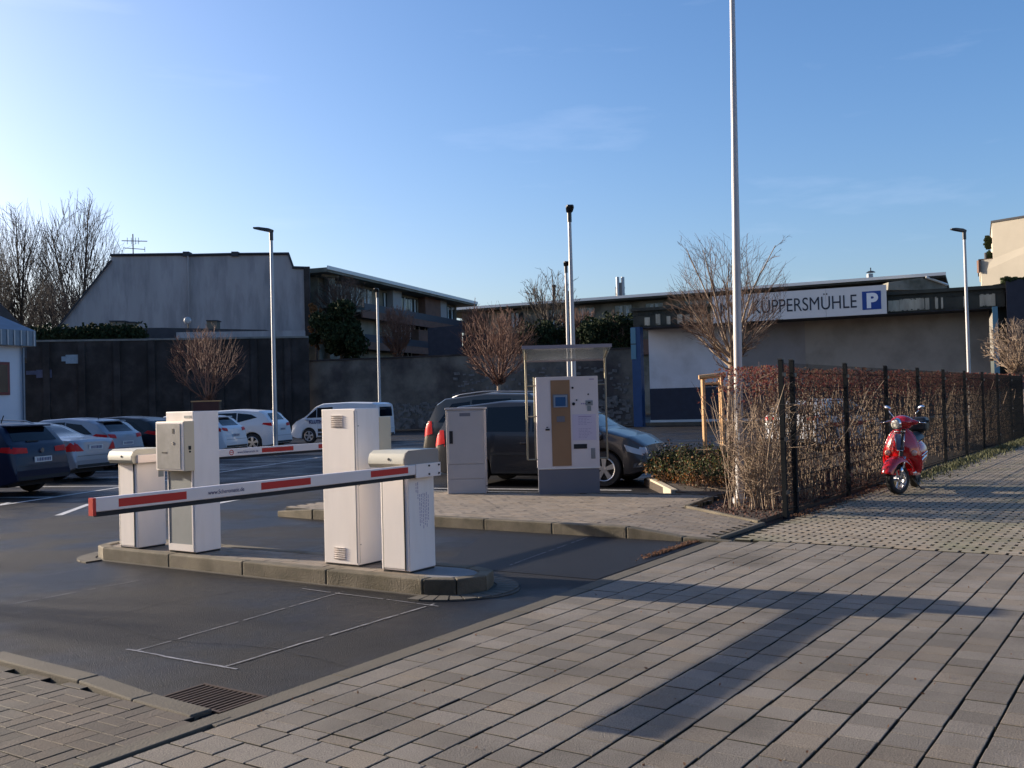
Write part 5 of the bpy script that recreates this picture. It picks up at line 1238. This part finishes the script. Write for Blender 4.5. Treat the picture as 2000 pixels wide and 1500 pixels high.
def bare_tree(label, base, fork, c, e, trunk_r, nl, n2, n3, seed, m_tr=m_bark, m_tw=m_twig, name='bare_tree', up=.10, wob=.10, tw=.006, maxang=75, cat='tree', group=None, nleaf=0, sub=3, multi=1, jit=(.70, 1.10), angpow=.5, fan=0, fanr=.012):
    r = random.Random(seed); t = thing(name, label, cat, base, 0, group); c = Vector(c); tr = MB(); cr = MB(); lf = MB()
    P = [Vector((0, 0, 0)), Vector((r.gauss(0, .02), r.gauss(0, .02), fork*.5)), Vector((r.gauss(0, .03), r.gauss(0, .03), fork))]
    tr.tube(P, [trunk_r*1.25, trunk_r, trunk_r*.95], 10)
    limbs = []
    for i in range(nl):
        az = 2*math.pi*i/nl*1.0+r.uniform(-.4, .4); k = (i*.618) % 1; el = R(90-maxang*k**angpow+r.uniform(-6, 6))
        d = Vector((math.cos(az)*math.cos(el), math.sin(az)*math.cos(el), math.sin(el)))
        o = P[2]+Vector((0, 0, -r.uniform(0, fork*.12)))
        L = exit_dist(o, d, c, e)*r.uniform(*jit); L = max(L, .3)
        limbs.append((o, d, L))
    for o, d, L in limbs:
        ns = 7; pts = wander(o, d, L, ns, r, wob*.7, up*.5); rad = [trunk_r*.42*(1-.85*(i/ns))+tw for i in range(ns+1)]
        (tr if rad[0] > tw*5 else cr).tube(pts, rad, 6, cap=False)
        for j in range(n2):
            f = .12+.86*(j+r.random())/n2; k = min(int(f*ns), ns-1); q = pts[k].lerp(pts[k+1], f*ns-k); dd = (pts[k+1]-pts[k]).normalized()
            ax = Matrix.Rotation(r.uniform(0, 6.283), 3, dd) @ dd.orthogonal().normalized(); ang = R(r.uniform(18, 42)); d2 = dd*math.cos(ang)+ax*math.sin(ang)+Vector((0, 0, up))
            d2.normalize(); L2 = min(exit_dist(q, d2, c, e)*r.uniform(.55, 1.15), L*.7)
            if L2 < .08*L: L2 = .12*L
            p2 = wander(q, d2, L2, 4, r, wob, up); r2 = max(tw*1.1, rad[k]*.5); cr.tube(p2, [r2*(1-.16*i)+0 for i in range(5)], 4, cap=False)
            for h in range(n3):
                f2 = .15+.85*(h+r.random())/n3; k2 = min(int(f2*4), 3); q2 = p2[k2].lerp(p2[k2+1], f2*4-k2); d0 = (p2[k2+1]-p2[k2]).normalized()
                ax = Matrix.Rotation(r.uniform(0, 6.283), 3, d0) @ d0.orthogonal().normalized(); ang = R(r.uniform(20, 50)); d3 = (d0*math.cos(ang)+ax*math.sin(ang)+Vector((0, 0, up))).normalized()
                L3 = max(.06*L, min(exit_dist(q2, d3, c, e)*r.uniform(.6, 1.15), L2*.6)); p3 = wander(q2, d3, L3, 2, r, wob, up)
                cr.tube(p3, [tw, tw*.8, tw*.5], 3, cap=False)
                for s in range(sub):
                    q3 = p3[0].lerp(p3[-1], r.uniform(.2, 1)); d4 = (d3+Vector((r.gauss(0, .5), r.gauss(0, .5), r.gauss(.1, .4)))).normalized(); cr.tube([q3, q3+d4*L3*r.uniform(.3, .6)], [tw*.7, tw*.4], 3, cap=False)
                for s in range(nleaf): leafquad(lf, p3[0].lerp(p3[-1], r.random()), tw*r.uniform(5, 9), r)
    for i in range(fan):
        az = r.uniform(0, 6.283); el = R(90-min(112, abs(r.gauss(0, 1))*48+r.uniform(0, 30))); d = Vector((math.cos(az)*math.cos(el), math.sin(az)*math.cos(el), math.sin(el)))
        o = P[2]; Lx = exit_dist(o, d, c, e)
        if Lx < e[2]*.3: continue
        f0 = r.uniform(.48, .9); f1 = min(f0+r.uniform(.08, .24), r.uniform(.95, 1.04)); q0 = o+d*Lx*f0
        pts = wander(q0, d+Vector((r.gauss(0, .16), r.gauss(0, .16), r.gauss(.05, .12))), Lx*(f1-f0), 3, r, .07, .01); cr.tube(pts, [fanr*1.2, fanr, fanr*.8, fanr*.5], 3, cap=False)
    tr.obj('trunk', m_tr, t, smooth=True); cr.obj('crown', m_tw, t)
    if lf.v: lf.obj('buds', m_leaf_b, t, kind='stuff')
    return t
# big bare trees at the left horizon
def bigtree(px, py_top, py_bot, D, halfw, seed, label, nl=54, n2=15, n3=5, tw=.020):
    q = at(px, D); zt = zat(px, py_top, D); zb = zat(px, py_bot, D); c = Vector((0, 0, (zt+zb)/2+.3)); hw = halfw/FPX*D
    return bare_tree(label, q, zb-1.2, c, (hw, hw, (zt-zb)/2+.7), .34, nl, n2, n3, seed, m_bark_d, m_bark_d, up=.02, wob=.022, tw=tw, maxang=84, sub=1, jit=(.80, .94), angpow=.45, fan=4600, fanr=.015, group='big bare trees on the left horizon')
bigtree(158, 398, 655, 92, 88, 3, 'tallest broad bare tree on the left, its crown touching the sloping gable', nl=30)
bigtree(45, 414, 650, 96, 66, 4, 'slightly lower bare tree left of the tallest one')
bigtree(-28, 440, 650, 90, 58, 5, 'bare tree cut by the left edge of the view', nl=18)
bigtree(108, 560, 690, 84, 60, 6, 'low bare tree in front of the two big ones, just above the hedge', nl=16, n2=8)
# small round trees in the lot
def ball(px, D, ytop, yfork, ybot_crown, halfw, seed, label, **k):
    q = at(px, D); zt, zf, zb = zat(px, ytop, D), zat(px, yfork, D), zat(px, ybot_crown, D); hw = halfw/FPX*D; c = Vector((0, 0, zb+.56*(zt-zb)))
    return bare_tree(label, q, zf, c, (hw, hw, (zt-zb)*.47), k.pop('tr', .08), k.pop('nl', 18), k.pop('n2', 9), k.pop('n3', 5), seed, **k)
ball(405, 45, 640, 782, 772, 80, 11, 'round bare reddish tree in front of the dark wall', m_tw=m_twig_r, m_tr=m_bark, up=.03, wob=.14, tw=.010, nl=22, n2=8, n3=4, maxang=105, fan=500, fanr=.008)
ball(974, 40, 604, 745, 752, 84, 12, 'round bare reddish tree behind the people carriers', m_tw=m_twig_r, m_tr=m_bark_l, up=.06, wob=.10, tw=.009, nl=22, n2=8, n3=4, maxang=92, fan=600, fanr=.008)
ball(1426, 19.5, 462, 694, 712, 122, 13, 'young bare tree tied to wooden stakes beside the tall pole', m_tw=m_twig, m_tr=m_bark_l, up=.06, wob=.09, tw=.0034, nl=24, n2=8, n3=4, maxang=86, tr=.055, fan=320, fanr=.0034)
ball(1982, 34, 628, 724, 735, 60, 14, 'bare orange-brown shrub in front of the dark building end at the right edge', m_tw=m_bark_l, m_tr=m_bark_l, up=.06, wob=.15, tw=.009, nl=18, n2=9, n3=4, maxang=85, name='shrub', cat='shrub')
ball(1076, 76, 530, 640, 668, 66, 15, 'loose spreading bare tree behind the low wall', m_tw=m_bark, m_tr=m_bark, up=.10, wob=.12, tw=.020, nl=10, n2=7, n3=3, maxang=70, sub=2, tr=.16)
ball(780, 70, 600, 690, 700, 40, 16, 'narrow bare reddish bush behind the low wall right of the evergreen', m_tw=m_twig_r, m_tr=m_bark_l, up=.15, wob=.08, tw=.016, nl=20, n2=8, n3=3, maxang=55, sub=2, name='shrub', cat='shrub')
ball(672, 78, 545, 625, 660, 62, 17, 'thin bare tree above the dark evergreen', m_tw=m_twig, m_tr=m_bark, up=.10, wob=.08, tw=.018, nl=14, n2=8, n3=3, maxang=65, sub=2, tr=.12)
ball(1205, 64, 610, 690, 705, 45, 18, 'tangled bare bush over the wall beside the blue post', m_tw=m_twig, m_tr=m_bark, up=.03, wob=.2, tw=.016, nl=16, n2=8, n3=4, maxang=85, sub=2, name='shrub', cat='shrub')
ball(1135, 66, 605, 690, 705, 50, 19, 'bare brushy bush behind the wall above the canopy', m_tw=m_twig_r, m_tr=m_bark, up=.10, wob=.12, tw=.016, nl=14, n2=8, n3=4, maxang=70, sub=2, name='shrub', cat='shrub')
ball(930, 74, 602, 680, 700, 36, 20, 'upright bare bush left of the round tree, behind the wall', m_tw=m_twig_r, m_tr=m_bark, up=.2, wob=.07, tw=.016, nl=16, n2=7, n3=3, maxang=45, sub=2, name='shrub', cat='shrub')
# evergreens: leaf clumps through the volume
def evergreen(label, px, D, ytop, ybot, halfw, n, seed, m, name='evergreen_tree', cat='tree', s=.22, box=False, group=None):
    r = random.Random(seed); q = at(px, D); t = thing(name, label, cat, q, 0, group); zt, zb = zat(px, ytop, D), zat(px, ybot, D); hw = halfw/FPX*D
    cl = []
    for i in range(60 if not box else 140):
        if box:
            p = Vector((r.uniform(-1, 1)*hw, r.uniform(-.8, .8), r.uniform(zb, zt-.2*r.random())))
            u_ = Vector((RT.x, RT.y, 0))*p.x+Vector((FWD.x, FWD.y, 0))*p.y; p = Vector((u_.x, u_.y, p.z))
        else:
            th = r.uniform(0, 6.283); v = r.uniform(-1, 1); rr_ = r.uniform(.3, 1.05); k = math.sqrt(1-v*v); p = Vector((math.cos(th)*k*hw*rr_, math.sin(th)*k*hw*rr_, (zt+zb)/2+v*(zt-zb)/2*rr_))
        cl.append((p, r.uniform(.22, .8)*hw*.42 if not box else r.uniform(.35, .6)))
    b = MB()
    for i in range(n):
        p, rad = cl[r.randrange(len(cl))]; d = Vector((r.gauss(0, 1), r.gauss(0, 1), r.gauss(0, 1))).normalized()*rad*r.uniform(.6, 1.1); leafquad(b, p+d, s*r.uniform(.6, 1.4), r)
    b.obj('foliage', m, t, kind='stuff')
    tr = MB(); tr.tube([(0, 0, 0), (0, 0, zb+(zt-zb)*.5)], [.16, .08], 7)
    for i in range(9):
        p, _ = cl[i*4]; tr.tube([(0, 0, zb+(zt-zb)*.15), p*.95+Vector((0, 0, 0))], [.07, .03], 5)
    tr.obj('trunk', m_bark, t)
    return t
evergreen('dense dark evergreen tree rising behind the low wall right of the gable', 668, 70, 588, 712, 58, 15000, 31, m_leaf_g, s=.26)
evergreen('low dark ivy hedge peeping over the left end of the dark wall', 165, 65.2, 644, 668, 110, 8000, 32, m_leaf_g, 'hedge', 'hedge', .24, True)
evergreen('dark ivy mass spilling over the wall beside the blue post', 1190, 63.5, 622, 700, 48, 7000, 33, m_leaf_g, 'ivy', 'ivy', .2, True)
evergreen('dark shrubby ivy over the wall behind the pay machine canopy', 1085, 66, 632, 705, 62, 6000, 34, m_leaf_g, 'ivy', 'ivy', .2, True)
evergreen('orange and green shrub in the gap right of the grey gable', 620, 74, 582, 690, 16, 2500, 35, m_leaf_o, 'shrub', 'shrub', .22)

# hedge behind the fence
r = random.Random(77)
hg = thing('hedge', 'clipped bare beech hedge with dry reddish leaves behind the mesh fence', 'hedge', (13.2, 4.62, 0))
st_ = MB(); tw_ = MB(); lf = MB(); lr = MB()
def hedge_h(x): return 1.98+.10*math.sin(x*1.7)*.3+.004*x
x = 0.
while x < 26:
    dens = 30 if x < 3.2 else (15 if x < 7 else 8)
    for k in range(dens):
        X = x+r.random()*.8; Y = r.uniform(0.02, .85)
        near = X < 7
        H = hedge_h(X)*r.uniform(.72, 1.0)
        pts = wander(Vector((X, Y, 0)), Vector((r.gauss(0, .10), r.gauss(0, .10), 1)), H, 7, r, .09, .03)
        st_.tube(pts, [r.uniform(.006, .011)]+[.006]*6+[.003], 4, cap=False)
        for h in range(9 if near else 6):
            f = r.uniform(.08, 1); k2 = min(int(f*7), 6); q = pts[k2].lerp(pts[k2+1], f*7-k2)
            d = Vector((r.gauss(0, .6), r.gauss(0, .6), r.uniform(.2, 1.1))).normalized(); L = r.uniform(.12, .42)
            if q.z+d.z*L > hedge_h(X)+.06: L *= .4
            p2 = wander(q, d, L, 2, r, .2, .05); tw_.tube(p2, [.0035, .0028, .0018], 3, cap=False)
            if r.random() < (.75 if q.z > 1.4 else .28):
                for s in range(3 if q.z > 1.5 else 1): leafquad(lr if (q.z > 1.45 and r.random() < .7) else lf, p2[0].lerp(p2[-1], r.random()), r.uniform(.025, .055), r)
    x += .8
# clipped top: leaves dense near the top surface
for i in range(11000):
    X = 26*r.random()**1.35; Y = r.uniform(0, .9); z = hedge_h(X)-abs(r.gauss(0, .22))+.02; leafquad(lr if r.random() < .55 else lf, Vector((X, Y, z)), r.uniform(.025, .055)*(1+X*.03), r)
for i in range(4500):
    X = 26*r.random()**1.3; Y = r.choice((r.uniform(-.02, .25), r.uniform(0, 1.1))); z = r.uniform(.05, hedge_h(X)); leafquad(lf, Vector((X, Y, z)), r.uniform(.02, .045)*(1+X*.04), r)
st_.obj('stems', m_bark_l, hg); tw_.obj('twigs', m_twig, hg, kind='stuff'); lf.obj('leaves', m_leaf_b, hg, kind='stuff'); lr.obj('leaves', m_leaf_r, hg, kind='stuff')
# loose bare bush at the hedge corner
r = random.Random(5)
bs = thing('bare_bush', 'loose many-stemmed bare bush at the hedge corner in front of the tall pole', 'bush', (13.3, 4.95, .02))
a_ = MB(); c_ = MB(); l_ = MB()
for k in range(16):
    d = Vector((r.gauss(0, .26), r.gauss(0, .24), 1)); L = r.uniform(.7, 1.85); pts = wander(Vector((r.gauss(0, .03), r.gauss(0, .03), 0)), d, L, 7, r, .10, .03); a_.tube(pts, [.014, .012, .010, .009, .008, .006, .005, .003], 5, cap=False)
    for h in range(18):
        f = r.uniform(.12, 1); k2 = min(int(f*7), 6); q = pts[k2].lerp(pts[k2+1], f*7-k2); d2 = Vector((r.gauss(0, .7), r.gauss(0, .7), r.uniform(0, 1))).normalized(); p2 = wander(q, d2, r.uniform(.15, .5), 3, r, .16, .06); c_.tube(p2, [.004, .0035, .003, .002], 3, cap=False)
        for s in range(3):
            q3 = p2[r.randrange(1, 4)]; c_.tube([q3, q3+Vector((r.gauss(0, .1), r.gauss(0, .1), r.uniform(-.02, .15)))], [.0026, .0015], 3, cap=False)
a_.obj('stems', m_bark_l, bs, smooth=True); c_.obj('twigs', m_bark_l, bs)

# planting beds
b = MB(); b.prism([(12.22, 4.5), (40, 4.5), (40, 6.2), (14.2, 6.2), (14.12, 5.88), (12.82, 5.70)], -.05, .035); tag(b.obj('hedge_bed', m_earth), kind='structure')
b = MB(); b.prism([(14.2, 5.95), (26, 5.95), (26, 9.6), (16.9, 8.45), (14.9, 7.0)], -.05, .11); tag(b.obj('shrub_bed', m_earth), kind='structure')
r = random.Random(9)
b = MB()
for i in range(7000):
    X, Y = r.uniform(12.25, 20), r.uniform(4.44, 6.1)
    if Y > 5.70 and X < 14.2 or X < 12.25+(Y-4.5)*.46: continue
    leafquad(b, Vector((X, Y, .045+r.random()*.02)), r.uniform(.02, .05), r, flat=True)
tag(b.obj('bark_mulch', m_mulch), kind='stuff', label='reddish bark mulch and fallen leaves around the hedge foot', cat='mulch')
b = MB()
for i in range(900):
    c0 = r.random(); X = 9.2+c0*1.5+r.gauss(0, .15); Y = 4.55+abs(r.gauss(0, .05)); X = min(X, 10.5)
    leafquad(b, Vector((X, Y, -.008+r.random()*.01)), r.uniform(.015, .035), r, flat=True)
for i in range(1500):
    X = r.uniform(13, 24); Y = 4.38-abs(r.gauss(0, .12)); leafquad(b, Vector((X, Y, .006+r.random()*.01)), r.uniform(.02, .045), r, flat=True)
tag(b.obj('fallen_leaves', m_leaf_b), kind='stuff', label='scattered brown leaves at the kerb end and fence foot', cat='leaves')
# ground cover shrubs
def cover(label, pts, n, seed, hmax, mats, name='low_shrubs'):
    r = random.Random(seed); t = thing(name, label, 'shrubs', (pts[0][0], pts[0][1], .1)); O = Vector((pts[0][0], pts[0][1], 0))
    bb = [MB() for _ in mats]; tw2 = MB(); clumps = []
    xs = [p[0] for p in pts]; ys = [p[1] for p in pts]
    while len(clumps) < 95:
        X, Y = r.uniform(min(xs), max(xs)), r.uniform(min(ys), max(ys))
        if inpoly(X, Y, pts): clumps.append((X, Y, r.uniform(.22, .42), hmax*r.uniform(.55, 1.)))
    for X, Y, rad, H in clumps:
        for k in range(16):
            th = r.uniform(0, 6.283); f = math.sqrt(r.random()); p0 = Vector((X+r.gauss(0, .05), Y+r.gauss(0, .05), 0)); p1 = Vector((X+rad*f*math.cos(th), Y+rad*f*math.sin(th), H*(1-.5*f*f)*r.uniform(.8, 1.12)))
            tw2.tube([p0-O, (p0.lerp(p1, .5)+Vector((0, 0, .05)))-O, p1-O], [.005, .004, .002], 3, cap=False)
            for h in range(n):
                q = p0.lerp(p1, r.uniform(.35, 1.))+Vector((r.gauss(0, .045), r.gauss(0, .045), r.gauss(0, .04))); low = q.z < H*.42
                i = (2 if r.random() < (.65 if low else .14) else (1 if r.random() < .35 else 0)); q.z = max(q.z, .02); leafquad(bb[i], q-O, r.uniform(.025, .055), r)
    for q, m in zip(bb, mats): q.obj('foliage', m, t, kind='stuff')
    tw2.obj('stems', m_twig, t, kind='stuff'); return t
cover('low evergreen shrubs with orange undergrowth between the dark car and the hedge', [(14.35, 6.05), (14.4, 6.4), (15.0, 6.95), (16.9, 8.3), (19.5, 8.9), (19.5, 6.1)], 26, 21, .66, [m_leaf_g, m_leaf_g2, m_leaf_o])
# grass along the fence foot at the right
b = MB()
for i in range(6000):
    X = 18+r.random()**.8*22; Y = 4.32-abs(r.gauss(0, .22))*(.6+.02*X)
    h = r.uniform(.03, .10); dx, dy = r.gauss(0, .03), r.gauss(0, .03); a0 = r.uniform(0, 3.14); w = .006*(1+X*.05); o = len(b.v)
    b.v += [(X-w*math.cos(a0), Y-w*math.sin(a0), 0), (X+w*math.cos(a0), Y+w*math.sin(a0), 0), (X+dx, Y+dy, h)]; b.f.append((o, o+1, o+2)); b.mi.append(0)
tag(b.obj('grass', mat('grass_blade', (.075, .080, .028), .7, var=.5, vscale=3)), kind='stuff', label='short mossy grass strip along the fence foot', cat='grass')
b = MB(); b.prism([(18, 4.1), (40, 3.6), (40, 4.5), (18, 4.5)], -.02, .008); tag(b.obj('verge', mat('moss_verge', (.055, .048, .026), .95, var=.5, vscale=5, bump=.8, bscale=20)), kind='structure')

# tree stakes
tk = thing('tree_stakes', 'pale wooden stake frame with a round cross bar supporting the young tree', 'tree stakes', at(1392, 18.9), -YAW)
for x, y in ((-.17, 0), (.18, 0), (-.10, .45), (.24, .45)):
    b = MB(); b.tube([(x, y, 0), (x-.01, y, 2.02)], .034, 10); b.obj('stake', m_wood, tk, smooth=True, angle=50)
b = MB(); b.tube([(-.27, -.045, 1.98), (.24, -.045, 2.02)], .045, 12); b.obj('cross_bar', m_wood, tk, smooth=True, angle=50)
b = MB(); b.tube([(-.10, .42, 1.86), (.24, .42, 1.86)], .03, 8); b.obj('cross_bar', m_wood, tk, smooth=True, angle=50)
b = MB(); b.box(-.15, .17, .0, .02, 1.80, 1.84); b.obj('tie', m_trim, tk)

# ------------------------------------------------------------------ unseen street fronts behind the viewer, added for reflections, and a street tree left of the view
t = thing('added_street_block', 'unseen dark brick row across the street behind the viewer, added for reflections', 'building', (-24, -34, 0))
b = MB(); b.box(-10, 0, 0, 78, 0, 11.5); b.obj('wall', mat('warehouse_brick', (.10, .055, .042), .9, var=.25, vscale=.6), t)
w_ = MB(); w_.box(0, .05, 0, 1.5, 0, 2.1); wm_ = w_.mesh('window', m_glass)
for i in range(24):
    for z in (1.2, 4.6, 8.): place(wm_, 'window', t, (.0, 1.5+i*3.2, z))
b = MB(); b.box(-10.3, .3, -.3, 78.3, 11.5, 11.8); b.obj('cornice', m_fascia, t)
t = thing('added_street_block', 'unseen plain grey block at the right behind the viewer, added for reflections', 'building', (-20, -52, 0))
b = MB(); b.box(0, 60, 0, 12, 0, 10.5); b.obj('wall', m_gable, t); b = MB(); b.box(-.2, 60.2, -.2, 12.2, 10.5, 10.8); b.obj('cornice', m_roofdk, t)
bare_tree('bare street tree standing outside the left edge of the view', (0.6, 30, 0), 3.0, (0, 0, 5.2), (2.4, 2.4, 2.2), .14, 14, 6, 4, 44, m_bark, m_bark, up=.05, wob=.08, tw=.012, maxang=75, sub=1)

r = random.Random(91); b = MB()
for i in range(420):
    X, Y = r.uniform(3.5, 13), r.uniform(-2.5, 4.2); leafquad(b, Vector((X, Y, .004+r.random()*.006)), r.uniform(.010, .028), r, flat=True)
tag(b.obj('litter_leaves', m_leaf_b), kind='stuff', label='a few small dry leaf bits scattered over the pavers', cat='leaves')
# scooter cables and rear number plate
b = MB()
for s in (-1, 1): b.tube([(1.10-.14, s*.16, 1.06*1.0), (1.10, s*.10, .98), (1.08, s*.04, .90)], .005, 5)
b.obj('cables', m_trim, sc)
